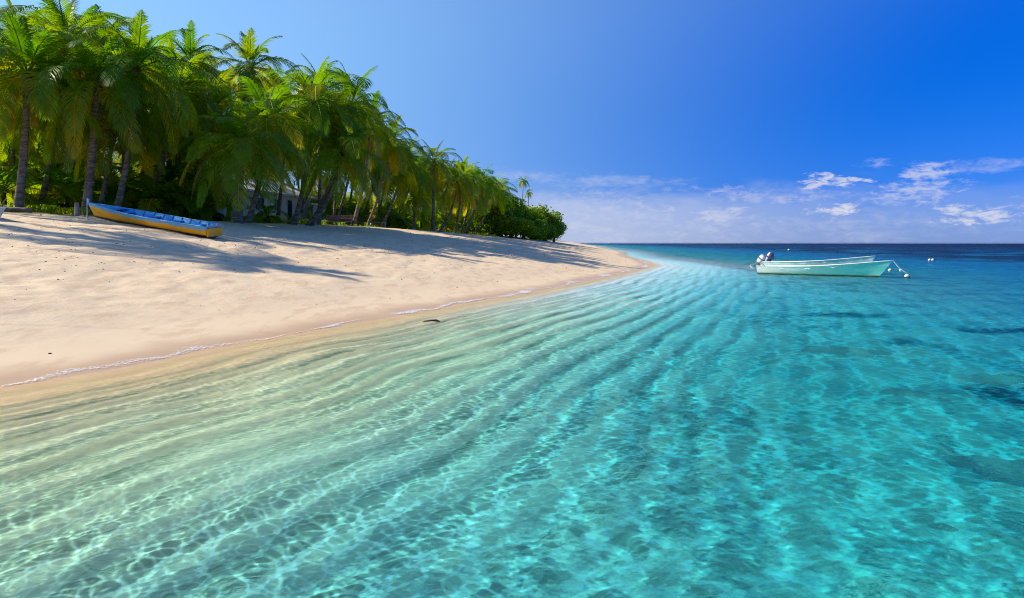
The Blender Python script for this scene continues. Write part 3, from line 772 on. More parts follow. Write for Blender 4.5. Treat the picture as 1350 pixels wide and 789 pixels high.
# young palms and low crowns between the trunks
for i, (u, y, h, sc, lab) in enumerate([
    (4, 36, 1.0, 1.05, 'bright green young palm at the left picture edge'), (88, 37.5, .9, .95, 'young palm with yellow drooping fronds left of the yellow boat bow'),
    (150, 39, .8, .9, 'young palm behind the bow of the yellow boat'), (205, 39, .7, 1.0, 'young palm arching over the middle of the yellow boat'),
    (236, 40, .6, 1.0, 'dark young palm behind the stern half of the yellow boat'), (266, 41, .5, .9, 'young palm just left of the stout shaggy palm'),
    (180, 42, 1.6, 1.0, 'taller young palm in the shade above the yellow boat'), (60, 41, 1.4, 1.0, 'young palm in the gap behind the black stone wall, far left'),
    (125, 43, 2.0, 1.0, 'young palm with raised fronds behind the stout palm trunk at the yellow boat bow'), (222, 44, 2.2, 1.0, 'raised young palm high behind the yellow boat stern'), (285, 46, 1.4, 1.0, 'young palm behind the shaggy palm trunk, left of the house'),
    (442, 64, .9, 1.0, 'young palm behind the left end of the wooden bench'), (555, 80, 1.2, 1.0, 'young palm between the multi-stem palm and the arching trunks'), (352, 49, .4, .6, 'small young palm before the house corner'),
    (512, 69, .8, .9, 'young palm left of the short multi-stem palm'), (530, 71, .5, .9, 'bright young palm behind the short multi-stem palm'),
    (588, 86, .6, .9, 'young palm under the arching trunks'), (615, 98, .5, 1.0, 'young palm near the far end of the palm row'), (470, 66, .8, .9, 'young palm behind the right end of the wooden bench')]):
    x = at_px(u, y); z0 = ground_z(x, y); root = empty('young_palm', (x, y, z0)); tag(root, lab, 'young palm', 'young palms under the grove')
    mb = MB(); mb.tube([(0, 0, -.2), (0.05, 0, h * .5), (.02, .02, h)], [.16, .13, .10], 8); mb.build('trunk', M['fibre'], root, True)
    c = link('crown', YOUNG[i % 3], root); c.location = (0.02, .02, h); c.scale = (sc,) * 3; c.rotation_euler.z = i * 1.3
# distant pair above the round trees
palm(686, 170, 690, 239, 2.0, 'tall lone palm with thin trunk standing above the round leafy trees', 'far palms above the point', .17, .2, dy=0, pool=FAR, dead=False, coco=False)
palm(694, 172, 697, 254, 1.5, 'shorter of the two lone palms above the round leafy trees', 'far palms above the point', .15, .2, dy=0, pool=FAR, dead=False, coco=False)

# ================================================================== broad-leaved trees
def leafy_mesh(seed, lobes=11, per=520, size=0.2, flat=0.8):
    r = random.Random(seed); mb = MB()
    L = [(Vector((0, 0, 0)), 0.62)]
    for k in range(lobes):
        a = r.uniform(0, 6.28); q = r.uniform(.35, .72); zz = r.uniform(-.55, .55) * flat
        L.append((Vector((math.cos(a) * q, math.sin(a) * q, zz)), r.uniform(.26, .42)))
    for c, rad in L:
        nn = int(per * (rad / .36) ** 2); lt = r.uniform(0, .6)
        for k in range(nn):
            d = Vector((r.gauss(0, 1), r.gauss(0, 1), r.gauss(0, 1))).normalized()
            p = c + d * rad * (r.random() ** 0.28) * (r.uniform(.9, 1.08) if r.random() < .8 else r.uniform(1.0, 1.32))
            nrm = (d + Vector((r.uniform(-.8, .8), r.uniform(-.8, .8), r.uniform(-.3, .9)))).normalized()
            a = nrm.orthogonal().normalized(); b = nrm.cross(a); an = r.uniform(0, 6.28)
            a, b = a * math.cos(an) + b * math.sin(an), b * math.cos(an) - a * math.sin(an)
            s_ = size * 0.28 * r.uniform(.6, 1.3)
            mb.add([p - a * s_, p - b * s_ * .55, p + a * s_, p + b * s_ * .55], [(0, 1, 2, 3)], 0, max(0, min(1, lt + r.uniform(-.15, .35))))
    return mb.mesh('leafy_crown', M['broad'])
LEAFY = [leafy_mesh(600 + i) for i in range(4)]
def leafy_tree(u, y, vtop, rad, label, group, i, hfac=0.55, name='leafy_tree', cat='tree'):
    x = at_px(u, y); z0 = ground_z(x, y); zt = CAM_Z + (320 - vtop) * y / 900.0; H = zt - z0
    root = empty(name, (x, y, z0)); tag(root, label, cat, group)
    mb = MB(); rr_ = random.Random(900 + i); zc = z0 + H - rad * 0.8 - z0
    vr = min(rad * 1.1, H * .56); zc = H - vr
    mb.tube([(0, 0, -.3), (.1, 0, zc * .5), (0.15, .1, zc + .2)], [.05 * H + .05, .035 * H + .03, .03 * H], 8)
    for k in range(5):
        a = k * 1.3 + i; mb.tube([(0.08, 0, zc * .45), (math.cos(a) * rad * .3, math.sin(a) * rad * .3, zc * .8), (math.cos(a) * rad * .62, math.sin(a) * rad * .62, zc + .25 * vr)], [.022 * H, .015 * H, .006 * H], 6)
    mb.build('trunk', M['bark'], root, True)
    c = link('crown', LEAFY[i % 4], root); c.location = (0, 0, zc); c.scale = (rad, rad, vr); c.rotation_euler.z = i * 1.7
    return root
for i, a in enumerate([
    (646, 106, 250, 4.2, 'pale green leafy tree where the palm row meets the round trees'),
    (660, 112, 250, 4.6, 'light yellow-green leafy tree right after the last palms'),
    (674, 116, 258, 4.8, 'dark round leafy tree left of the point trees, below the lone palms'),
    (690, 122, 260, 4.8, 'broad leafy tree directly below the two lone palms'),
    (704, 126, 262, 4.6, 'rounded leafy tree, third from the tip of the point'),
    (717, 128, 270, 4.3, 'rounded leafy tree second from the tip of the point'),
    (730, 130, 284, 3.2, 'last leafy tree at the tip of the point, hanging over the sand'),
    (680, 107, 282, 3.6, 'low leafy tree in front of the dark round tree'),
    (700, 117, 284, 3.6, 'low bushy tree at the foot of the point trees'),
    (716, 122, 290, 3.0, 'low bush with branches touching the sand near the tip')]):
    leafy_tree(a[0], a[1], a[2], a[3], a[4], 'round leafy trees on the point', i)
for i, a in enumerate([(-40, 46, 220, 3.5), (20, 50, 210, 3.2), (75, 52, 225, 3.0), (120, 50, 215, 3.2), (165, 54, 215, 3.2), (205, 56, 225, 3.2), (245, 58, 220, 3.4), (285, 76, 215, 4.5), (330, 80, 230, 4.5),
                       (420, 72, 240, 3.2), (445, 80, 245, 3.6), (470, 84, 250, 3.8), (500, 86, 255, 3.8), (530, 92, 262, 3.6), (555, 98, 268, 3.6), (580, 104, 270, 3.8), (605, 112, 272, 3.6), (625, 112, 272, 3.4), (360, 76, 235, 4), (395, 78, 240, 3.6)]):
    leafy_tree(*a, 'shaded leafy tree deep in the grove behind the palm trunks', 'leafy trees behind the palms', i, name='understory_tree')

# ================================================================== house and yard
def house():
    A = Vector((at_px(283, 50), 50, 0)); B = Vector((at_px(409, 64), 64, 0)); gz = 3.45
    ax = (B - A).normalized(); L = (B - A).length; rz = math.atan2(ax.y, ax.x)
    root = empty('beach_house', (A.x, A.y, gz), rz); tag(root, 'cream single-storey beach house with white tin roof behind the leaning palms', 'house')
    D = 5.5; Hh = 2.62                       # local: x along the front, +y away behind it, front faces -y
    op = [(1.3, 1.0, 2.0, 1.0), (4.6, 1.0, 2.0, 1.9), (8.0, 1.0, 2.05, .8), (10.1, 0.05, 2.1, .9), (12.0, 1.0, 2.0, .9)]
    wl = MB(); xs = 0.0
    t = .12
    def wb(x0, x1, z0, z1, y=0.0): wl.box(((x0 + x1) / 2, y + t / 2, (z0 + z1) / 2), (x1 - x0, t, z1 - z0))
    for (x, z0, z1, w) in op:
        wb(xs, x, .3, Hh)
        if z0 > .3: wb(x, x + w, .3, z0)
        wb(x, x + w, z1, Hh); xs = x + w
    wb(xs, L, .3, Hh)
    wl.box((L / 2, D - t / 2, Hh / 2 + .15), (L, t, Hh - .3)); wl.box((t / 2, D / 2, Hh / 2 + .15), (t, D - 2 * t - .01, Hh - .3)); wl.box((L - t / 2, D / 2, Hh / 2 + .15), (t, D - 2 * t - .01, Hh - .3))
    wl.add([(0, 0, Hh), (0, D, Hh), (0, D / 2, Hh + 1.25), (t, 0, Hh), (t, D, Hh), (t, D / 2, Hh + 1.25)], [(0, 2, 1), (3, 4, 5), (0, 3, 5, 2), (1, 2, 5, 4)])
    wl.add([(L - t, 0, Hh), (L - t, D, Hh), (L - t, D / 2, Hh + 1.25), (L, 0, Hh), (L, D, Hh), (L, D / 2, Hh + 1.25)], [(0, 2, 1), (3, 4, 5), (0, 3, 5, 2), (1, 2, 5, 4)])
    wl.build('wall', M['wallpaint'], root)
    b = MB(); b.box((L / 2, D / 2, .12), (L + .1, D + .1, .34)); b.build('plinth', M['trimw'], root)
    # corrugated roof, two slopes
    rf = MB(); nx = int(L / .1); ov = .55
    for side in (0, 1):
        y0, z0 = (-ov, Hh - .12) if side == 0 else (D + ov, Hh - .12)
        y1, z1 = D / 2, Hh + 1.32
        vs = []
        for i in range(nx + 1):
            x = -.4 + (L + .8) * i / nx; dz = .02 * (i % 2)
            vs += [(x, y0, z0 + dz), (x, y1, z1 + dz), (x, y0, z0 + dz - .015), (x, y1, z1 + dz - .015)]
        fs = []
        for i in range(nx):
            a = i * 4; c = a + 4
            fs += [(a, c, c + 1, a + 1), (a + 2, a + 3, c + 3, c + 2), (a, a + 2, c + 2, c), (a + 1, c + 1, c + 3, a + 3)]
        rf.add(vs, fs)
    ro = rf.build('roof', M['tin'], root)
    fb = MB(); fb.box((L / 2, -ov + .02, Hh - .2), (L + .8, .03, .14)); fb.build('fascia', M['trimw'], ro)
    for (x, z0, z1, w) in op:
        fr = MB(); f_ = .06
        fr.box((x + w / 2, -.015, z1 - f_ / 2), (w, .05, f_)); fr.box((x + w / 2, -.015, z0 + f_ / 2), (w, .05, f_))
        fr.box((x + f_ / 2, -.015, (z0 + z1) / 2), (f_, .05, z1 - z0 - 2 * f_)); fr.box((x + w - f_ / 2, -.015, (z0 + z1) / 2), (f_, .05, z1 - z0 - 2 * f_))
        door = z0 < .3
        if not door: fr.box((x + w / 2, -.01, (z0 + z1) / 2), (.035, .03, z1 - z0 - 2 * f_))
        wf = fr.build('door' if door else 'window', M['trimw'], root)
        g = MB(); g.box((x + w / 2, .05, (z0 + z1) / 2), (w - .01, .02, z1 - z0 - .01)); g.build('leaf' if door else 'pane', M['glass'], wf)
house()
def solid(name, label, cat, fn, mat, loc, rz=0, bevel=.008, smooth=False, group=None):
    mb = MB(); fn(mb); o = mb.build(name, mat, None, smooth, bevel); o.location = loc; o.rotation_euler.z = rz; tag(o, label, cat, group); return o
def gp(u, y, dz=0): x = at_px(u, y); return Vector((x, y, ground_z(x, y) + dz))
def gpv(u, v):
    """where the sight line of column u meets the sand at row v, looking from the sea side"""
    best = None
    for k in range(200):
        y = 12 + k * .2; x = at_px(u, y); vv = 320 - 900 * (ground_z(x, y) - CAM_Z) / y
        if best is None or abs(vv - v) < best[0]: best = (abs(vv - v), x, y)
    return Vector((best[1], best[2], ground_z(best[1], best[2])))
# pale blue outhouse past the house
def outhouse():
    root = empty('outhouse', gp(421, 62), R(20)); tag(root, 'small pale blue and white outhouse just right of the cream house', 'shed')
    a = MB(); a.box((0, .8, .9), (1.1, 1.2, 1.8)); a.build('wall', simple_mat('pale_blue_paint', (.45, .60, .66), .8, .2), root, bevel=.02)
    b = MB(); b.box((0, .8, 1.86), (1.4, 1.6, .06), Matrix.Rotation(R(6), 3, 'X')); b.build('roof', M['tin'], root)
    c = MB(); c.box((.1, .18, .8), (.62, .04, 1.55)); d = c.build('door', M['whitep'], root)
    e = MB(); e.box((.33, .14, .8), (.03, .05, .12)); e.build('handle', M['metal'], d)
outhouse()
def board():
    root = empty('leaning_board', gp(290, 41), R(-8)); tag(root, 'pale white board leaning upright behind the yellow boat stern and shaggy palm', 'board')
    a = MB(); a.box((0, .12, .42), (.62, .03, .86), Matrix.Rotation(R(-14), 3, 'X')); a.build('panel', M['whitep'], root, bevel=.005)
    b = MB()
    for q in (-.2, .2): b.box((q, .15, .42), (.06, .03, .84), Matrix.Rotation(R(-14), 3, 'X'))
    b.build('batten', M['wood'], root)
board()
# timber bench (a low daybed) beside the sand
def bench():
    p = gp(447, 57.5); root = empty('timber_bench', p, R(6)); tag(root, 'low wooden bench with slatted back beside the sand under the palms', 'bench')
    W = 2.2
    a = MB()
    for k in range(4): a.box((0, -.28 + k * .17, .44), (W, .15, .04))
    a.build('seat', M['redwood'], root)
    b = MB()
    for k in range(3): b.box((0, .32 + .02 * k, .58 + k * .13), (W, .03, .10))
    b.build('backrest', M['redwood'], root)
    for sx in (-1, 1):
        for sy in (-.3, .32):
            c = MB(); c.box((sx * (W / 2 - .06), sy, .2 if sy < 0 else .43), (.08, .08, .5 if sy < 0 else .98)); c.build('leg', M['wood'], root)
    d = MB(); d.box((0, -.3, .3), (W - .2, .04, .08)); d.build('stretcher', M['wood'], root)
bench()
def bluebench():
    p = gp(499, 61); root = empty('plank_bench', p, R(4)); tag(root, 'low faded blue plank bench under the palms right of the timber bench', 'bench')
    mt = simple_mat('faded_blue_wood', (.20, .32, .36), .8, .2)
    a = MB(); a.box((0, -.1, .42), (1.4, .16, .04)); a.box((0, .1, .42), (1.4, .16, .04)); a.build('seat', mt, root)
    for sx in (-.6, .6):
        c = MB(); c.box((sx, 0, .2), (.06, .32, .42)); c.build('leg', mt, root)
bluebench()
def rail_fence(uy0, uy1, n, h, label, name='rail_fence', rails=(.55, .95)):
    a = gp(*uy0); b = gp(*uy1); d = b - a; rz = math.atan2(d.y, d.x); L = math.hypot(d.x, d.y)
    root = empty(name, a, rz); tag(root, label, 'fence')
    for i in range(n):
        x = L * i / (n - 1); m = MB(); z = d.z * i / (n - 1)
        m.tube([(x, 0, z - .3), (x + prs.uniform(-.03, .03), prs.uniform(-.03, .03), z + h + prs.uniform(-.08, .1))], [.045, .038], 6); m.build('post', M['wood'], root)
    for q in rails:
        m = MB(); m.tube([(-.1, -.05, q * h), (L * .5, -.05, q * h + d.z * .5 + .02), (L + .1, -.05, q * h + d.z)], .03, 6); m.build('rail', M['wood'], root)
rail_fence((30, 37.5), (64, 38.5), 4, 1.0, 'light wooden rail fence between the trunks at the left')
rail_fence((468, 63), (516, 72), 6, .75, 'grey stick fence behind the blue bench')
rail_fence((518, 74), (562, 86), 7, .8, 'stick fence continuing behind the short multi-stem palm')
def darkwall():
    # dry-laid stones, one low wall
    r = random.Random(5); mb = MB(); N = 64
    for i in range(N):
        t = i / (N - 1); u = 62 + (288 - 62) * t; y = 36.2 + 4.6 * t; p = gp(u, y)
        for lv in range(2):
            s_ = r.uniform(.20, .27); mb.ball((p.x + r.uniform(-.05, .05), p.y + r.uniform(-.08, .08), p.z + .10 + .22 * lv), s_, 0, 7, 5, (1.1, .9, .75), Matrix.Rotation(r.uniform(0, 6), 3, 'Z'), .1, r)
    o = mb.build('stone_wall', M['darkst'], None, False); tag(o, 'low black dry-stone wall along the grove edge behind the yellow boat', 'wall')
darkwall()
def log():
    p = gp(-8, 31.5); r = random.Random(3)
    root = empty('driftwood_log', p + Vector((0, 0, .1)), R(8)); tag(root, 'grey driftwood log lying on the sand at the left edge', 'log')
    P = [(-1.8 + .34 * i, .06 * math.sin(i * .9), .03 * math.sin(i * 1.7)) for i in range(11)]
    mb = MB(); mb.tube(P, [.17 + .015 * math.sin(i * 2.1) - .007 * i for i in range(11)], 10); mb.build('trunk', M['driftwood'], root, True)
    b = MB(); b.tube([(.3, 0, .05), (.5, -.15, .35), (.62, -.2, .5)], [.05, .035, .02], 6); b.build('branch_stub', M['driftwood'], root, True)
log()
solid('wooden_post', 'short grey weathered post standing in the sand left of the yellow boat bow', 'post',
      lambda m: m.tube([(0, 0, -.3), (.01, 0, .3), (.0, .01, .62)], [.115, .10, .095], 9), M['wood'], gp(101, 30.5))
solid('prop_stick', 'thin pale stick upright in the sand right at the bow of the yellow boat', 'stick',
      lambda m: m.tube([(0, 0, -.2), (.015, 0, .4), (.0, .01, .95)], [.022, .02, .016], 6), M['rope'], gp(114.5, 28.9))

# ================================================================== boats
def hull_mesh(mb, L, beam, side, bow_rise, mi_out=0, mi_in=1, mi_rim=2, t=.035, ns=26, flare=.25, draft=.14, bow_rake=.75, vee=.12):
    """open boat, stern at x=-L/2, bow at +L/2, waterline z=0; outer skin, inner skin and rim"""
    K = 9
    def section(s):
        x = -L / 2 + L * s
        w = beam / 2 * (0.80 + .2 * math.sin(min(1, s * 1.6) * math.pi / 2)) * (1 - max(0, (s - .42) / .58) ** 2.3)
        w = max(w, .012)
        zs = side + bow_rise * s ** 2.6; zk = -draft + (max(0, s - .7) / .3) ** 2.2 * .10
        wb = w * (.72 - .35 * s)
        pts = []
        for k in range(K):
            q = k / (K - 1)
            if q < .34:
                a = q / .34; yy = wb * a; zz = zk + vee * a * (1 + 1.2 * s)
            else:
                a = (q - .34) / .66; yy = wb + (w - wb) * (a ** (1.0 - flare)); z1 = zk + vee * (1 + 1.2 * s); zz = z1 + (zs - z1) * a
            xx = x + bow_rake * (s ** 5) * (max(0, (zz + draft)) / (side + bow_rise + draft)) - (0.0)
            pts.append((xx, yy, zz))
        return pts
    S = [section(i / ns) for i in range(ns + 1)]
    def skin(inner):
        vs = []
        for i, sec in enumerate(S):
            row = [(x, y, z) for (x, y, z) in sec]
            if inner:
                row = [(x - (.05 if i == ns else 0), max(y - t, .0), z + (t + .06 if k < 4 else (t if k < K - 1 else 0))) for k, (x, y, z) in enumerate(row)]
            full = [(x, -y, z) for (x, y, z) in reversed(row)] + row[1:]
            vs += full
        W = 2 * K - 1; fs = []
        for i in range(ns):
            for k in range(W - 1):
                q = (i * W + k, (i + 1) * W + k, (i + 1) * W + k + 1, i * W + k + 1)
                fs.append(q if inner else tuple(reversed(q)))
        return vs, fs, W
    vo, fo, W = skin(False); mb.add(vo, fo, mi_out)
    vi, fi, W = skin(True); mb.add(vi, fi, mi_in)
    # transom, outer and inner
    mb.add(vo[:W], [tuple(range(W))], mi_out)
    mb.add([(x + .04, y, z) for (x, y, z) in vi[:W]], [tuple(reversed(range(W)))], mi_in)
    # rim between skins
    for sg in (0, W - 1):
        vs = []
        for i in range(ns + 1):
            vs += [vo[i * W + sg], vi[i * W + sg]]
        fs = [(2 * i, 2 * i + 1, 2 * i + 3, 2 * i + 2) for i in range(ns)]
        if sg == 0: fs = [tuple(reversed(f)) for f in fs]
        mb.add(vs, fs, mi_rim)
    return S
def gunwale(S, a, b, w=.05, h=.035, dz=.0):
    mb = MB()
    for sg in (-1, 1):
        P = [(s[-1][0], sg * (s[-1][1] - .01), s[-1][2] + dz) for s in S[a:b]]
        mb.tube(P, w / 2, 6, 0, True, 0, h / w)
    return mb
def thwarts(S, idx, mat, root, drop=.14):
    for i in idx:
        s = S[i]; z = s[-1][2] - drop; m = MB(); m.box((s[-1][0], 0, z), (.26, 2 * s[-1][1] - .10, .03)); m.build('seat', mat, root)
def motor(name, label, loc, rz, tilt, cow, cow2, root_group=None):
    root = empty(name, loc, rz); tag(root, label, 'outboard motor', root_group)
    T = Matrix.Rotation(tilt, 4, 'Y') @ Matrix.Scale(.74, 4)             # tilts the leg up and backwards (towards -x)
    def put(mb): mb.v = [tuple(T @ Vector(p)) for p in mb.v]; return mb
    c = MB()
    prof = [(-.28, .13, .10, .0), (-.2, .17, .13, .0), (0, .21, .15, -.01), (.22, .215, .15, -.02), (.36, .17, .12, -.03), (.42, .10, .07, -.04)]
    vs = []; n = 14
    for (z, rx, ry, ox) in prof:
        for k in range(n):
            a = 2 * math.pi * k / n; ca, sa = math.cos(a), math.sin(a)
            vs.append((ox - .12 + rx * math.copysign(abs(ca) ** .6, ca), ry * math.copysign(abs(sa) ** .6, sa), z + .42))
    fs = [(i * n + k, i * n + (k + 1) % n, (i + 1) * n + (k + 1) % n, (i + 1) * n + k) for i in range(len(prof) - 1) for k in range(n)]
    fs.append(tuple(range(n - 1, -1, -1))); fs.append(tuple((len(prof) - 1) * n + k for k in range(n)))
    c.add(vs, fs); cw = put(c).build('cowling', cow, root, True)
    d = MB(); d.box((-.12, 0, .50), (.52, .385, .09)); put(d).build('stripe', cow2, cw, bevel=.02)
    d = MB(); d.tube([(-.14, 0, .2), (-.16, 0, -.1), (-.18, 0, -.42)], [.10, .075, .05], 8, flat=.6); d.box((-.22, 0, -.30), (.34, .17, .02)); put(d).build('leg', M['metal'], root, True)
    g = MB(); g.tube([(.02, 0, -.50), (-.05, 0, -.50), (-.22, 0, -.50), (-.36, 0, -.50)], [.015, .05, .06, .035], 9); g.tube([(-.14, 0, -.5), (-.12, 0, -.68)], [.045, .02], 6, flat=.25); put(g).build('gearcase', M['lightmetal'], root, True)
    pr = MB(); pr.tube([(-.36, 0, -.5), (-.44, 0, -.5)], [.035, .025], 8)
    for k in range(3):
        a = k * 2.094; rm = Matrix.Rotation(a, 3, 'X') @ Matrix.Rotation(R(32), 3, 'Z')
        q = [Vector((-.4, 0, -.5)) + rm @ Vector(p) for p in ((-.006, -.03, .03), (-.006, .03, .03), (-.006, .07, .12), (-.006, 0, .16), (-.006, -.06, .11), (.006, -.03, .03), (.006, .03, .03), (.006, .07, .12), (.006, 0, .16), (.006, -.06, .11))]
        pr.add(q, [(4, 3, 2, 1, 0), (5, 6, 7, 8, 9)] + [(j, (j + 1) % 5, 5 + (j + 1) % 5, 5 + j) for j in range(5)])
    put(pr).build('propeller', M['lightmetal'], root)
    b = MB(); b.box((.02, .09, .02), (.10, .03, .30)); b.box((.02, -.09, .02), (.10, .03, .30)); b.box((.05, 0, .10), (.03, .2, .06)); b.build('clamp_bracket', M['metal'], root, bevel=.006)
    h = MB(); h.tube([(.05, 0, .26), (.32, .0, .30), (.52, .02, .31)], [.02, .018, .024], 7); put(h).build('tiller', M['metal'], root, True)
    return root
def panga(name, label, stern, bow, L, beam, side, rise, gun_mat, idx_seats=(6, 12, 17), group='moored white-green boats', hull_mat=None):
    d = Vector(bow) - Vector(stern); rz = math.atan2(d.y, d.x); c = (Vector(stern) + Vector(bow)) / 2
    root = empty(name, (c.x, c.y, 0), rz); tag(root, label, 'boat', group)
    mb = MB(); S = hull_mesh(mb, L, beam, side, rise)
    mb.build('hull', [hull_mat or M['hull'], M['hullin'], gun_mat], root, True)
    gunwale(S, 0, len(S), .07, .05).build('gunwale', gun_mat, root, True)
    thwarts(S, idx_seats, M['whitep'], root)
    f = MB(); s = S[20]; f.add([(s[-1][0], -s[-1][1] + .05, s[-1][2] - .06), (s[-1][0], s[-1][1] - .05, s[-1][2] - .06), (S[24][-1][0], 0.04, S[24][-1][2] - .05), (S[24][-1][0], -0.04, S[24][-1][2] - .05)], [(0, 1, 2, 3)]); f.build('foredeck', M['whitep'], root)
    k = MB(); k.box((-L / 2 - .035, 0, side * .55), (.05, .5, side * .8)); k.build('motor_board', M['whitep'], root, bevel=.01)
    return root, S, rz, c
def mat_split():
    m, t, out = newmat('two_tone_cowling')
    x, y, z = t.sep(t.n('ShaderNodeTexCoord').outputs['Object'])
    col = t.mix(t.ramp(t.m('SUBTRACT', x, t.m('MULTIPLY', z, .45)), -.16, -.10), (.62, .50, .54), (.04, .05, .13))
    bs = t.n('ShaderNodeBsdfPrincipled'); t.set(bs.inputs['Base Color'], col); bs.inputs['Roughness'].default_value = .35
    t.nt.links.new(bs.outputs[0], out.inputs['Surface']); return m
M['cowlsplit'] = mat_split()
M['hullin'] = simple_mat('mint_inner_paint', (.40, .62, .56), .6, .3, col2=(.62, .66, .58), scale=2)
st1 = Vector((14.25, 39.0, 0)); bw1 = Vector((18.75, 35.2, 0))
r1, S1, rz1, c1 = panga('motor_boat', 'near mint-green open motor boat with white gunwale moored by a rope at its bow', st1, bw1, 6.0, 1.55, .44, .42, M['whitep'])
st2 = Vector((15.75, 42.0, 0)); bw2 = Vector((19.55, 38.75, 0))
r2, S2, rz2, c2 = panga('motor_boat', 'farther pale open motor boat lying behind the near mint-green boat', st2, bw2, 5.5, 1.5, .60, .42, M['whitep'], hull_mat=simple_mat('chalky_hull', (.66, .74, .70), .5, .3, col2=(.42, .60, .55), scale=1.2))
dx = Vector((math.cos(rz1), math.sin(rz1), 0))
motor('outboard_motor', 'white-topped outboard motor tilted up on the stern of the near mint-green boat', st1 - dx * .20 + Vector((0, 0, .50)), rz1, R(42), M['cowlw'], M['metal'], 'outboard motors')
dx2 = Vector((math.cos(rz2), math.sin(rz2), 0))
motor('outboard_motor', 'larger pink-grey and dark blue outboard motor on the stern of the farther boat', st2 + dx2 * .0 + Vector((0, 0, .42)), rz2, R(28), M['cowlsplit'], M['cowlg'], 'outboard motors').scale = (1.25, 1.25, 1.2)
def buoy(u, y, r, label, dark=.5, cat='buoy'):
    p = Vector((at_px(u, y), y, 0)); root = empty('mooring_buoy', p); tag(root, label, cat, 'mooring buoys')
    m = MB(); m.ball((0, 0, r * .45), r, 0, 16, 12); m.build('float', M['buoyw'], root, True)
    b = MB(); b.tube([(0, 0, r * .45 - r * dark * .15), (0, 0, r * .45 - r * dark * .5)], [r * 1.02, r * .93], 16); b.build('weed_band', M['buoyd'], root, True)
    e = MB(); e.tube([(0, 0, r * 1.4), (0, .02, r * 1.65), (0, 0, r * 1.45)], r * .09, 6); e.build('eye', M['metal'], root)
    return root, p
buoy(1173.5, 42, .12, 'round white buoy just off the moored boat bow, leftmost of the near three')
buoy(1188, 42, .115, 'small white buoy floating behind the mooring rope, middle one of the near three')
b3, pb3 = buoy(1196, 34.5, .13, 'weed-darkened buoy at the end of the mooring rope, nearest of all', .9)
buoy(1225.6, 66, .15, 'left one of two white floats touching each other out in darker water')
buoy(1229.8, 66.3, .15, 'right one of two white floats touching each other out in darker water')
buoy(1040, 150, .26, 'lone distant buoy near the horizon above the moored boats', .8)
def rope():
    s = S1[-1][-1]; loc = Matrix.Translation((c1.x, c1.y, 0)) @ Matrix.Rotation(rz1, 4, 'Z')
    a = loc @ Vector((s[0] - .02, 0, s[2] + .02)); b = pb3 + Vector((0, 0, .22))
    P = [a.lerp(b, i / 12) - Vector((0, 0, .09 * math.sin(math.pi * i / 12))) for i in range(13)]
    mb = MB(); mb.tube(P, .028, 6); o = mb.build('mooring_rope', M['rope'], None, True); tag(o, 'pale rope slanting from the near boat bow down to the nearest buoy', 'rope')
rope()
def yellow_boat():
    ys, yb = 27.6, 29.4
    xs = at_px(282, ys); xb = at_px(127, yb); zs = ground_z(xs, ys); zb = ground_z(xb, yb)
    d = Vector((xb - xs, yb - ys, zb - zs)); L = d.length; c = Vector(((xs + xb) / 2, (ys + yb) / 2, (zs + zb) / 2 + .13))
    root = empty('rowing_boat', c); tag(root, 'beached yellow wooden boat with blue inside, lying on the sand under the palms', 'boat')
    ux = d.normalized(); uy = Vector((0, 0, 1)).cross(ux).normalized(); uz = ux.cross(uy)
    rot = Matrix((ux, uy, uz)).transposed(); heel = Matrix.Rotation(R(-17), 3, 'X') if uy.y < 0 else Matrix.Rotation(R(17), 3, 'X')
    root.rotation_euler = (rot @ Matrix.Rotation(R(YHEEL), 3, 'X')).to_euler()
    mb = MB(); S = hull_mesh(mb, L, 1.3, .40, .16, 0, 1, 2, .03, 26, .25, .12, .5, .10)
    # lower planks are stained dark where they meet the sand
    me = mb.build('hull', [M['yellowhull'], M['bluein'], M['whitep']], root, True)
    gunwale(S, 0, len(S), .075, .05).build('gunwale', M['gunmix'], root, True)
    thwarts(S, (4, 9, 14, 19), M['bluein'], root, .10)
    for i in range(3, 23, 2):
        s = S[i]; rb = MB()
        rb.tube([(s[k][0], sg * max(.02, s[k][1] - .045), s[k][2] + (.06 if k < 4 else .03)) for sg, ks in ((-1, (8, 7, 5, 3)), (1, (3, 5, 7, 8))) for k in ks], .018, 5)
        rb.build('rib', M['bluein'], root)
    f = MB(); i0 = 20; vs = []
    for i in range(i0, 26): s = S[i]; vs += [(s[-1][0], -s[-1][1] + .03, s[-1][2] - .01), (s[-1][0], s[-1][1] - .03, s[-1][2] - .01)]
    f.add(vs, [(2 * i, 2 * i + 2, 2 * i + 3, 2 * i + 1) for i in range(26 - i0 - 1)]); f.build('foredeck', M['bluein'], root)
    k = MB(); k.box((-L / 2 - .04, 0, .15), (.07, .82, .34)); tr = k.build('transom', M['yellow'], root, bevel=.01)
    k = MB()
    for q in (-.4, -.15, .1, .35): k.box((-L / 2 + .02, q, .38), (.07, .05, .12))
    k.build('cleat', M['wood'], tr)
    k = MB(); s = S[-1][-1]; k.box((s[0] - .03, 0, s[2] + .05), (.07, .07, .22)); k.build('stem_post', M['whitep'], root, bevel=.01)
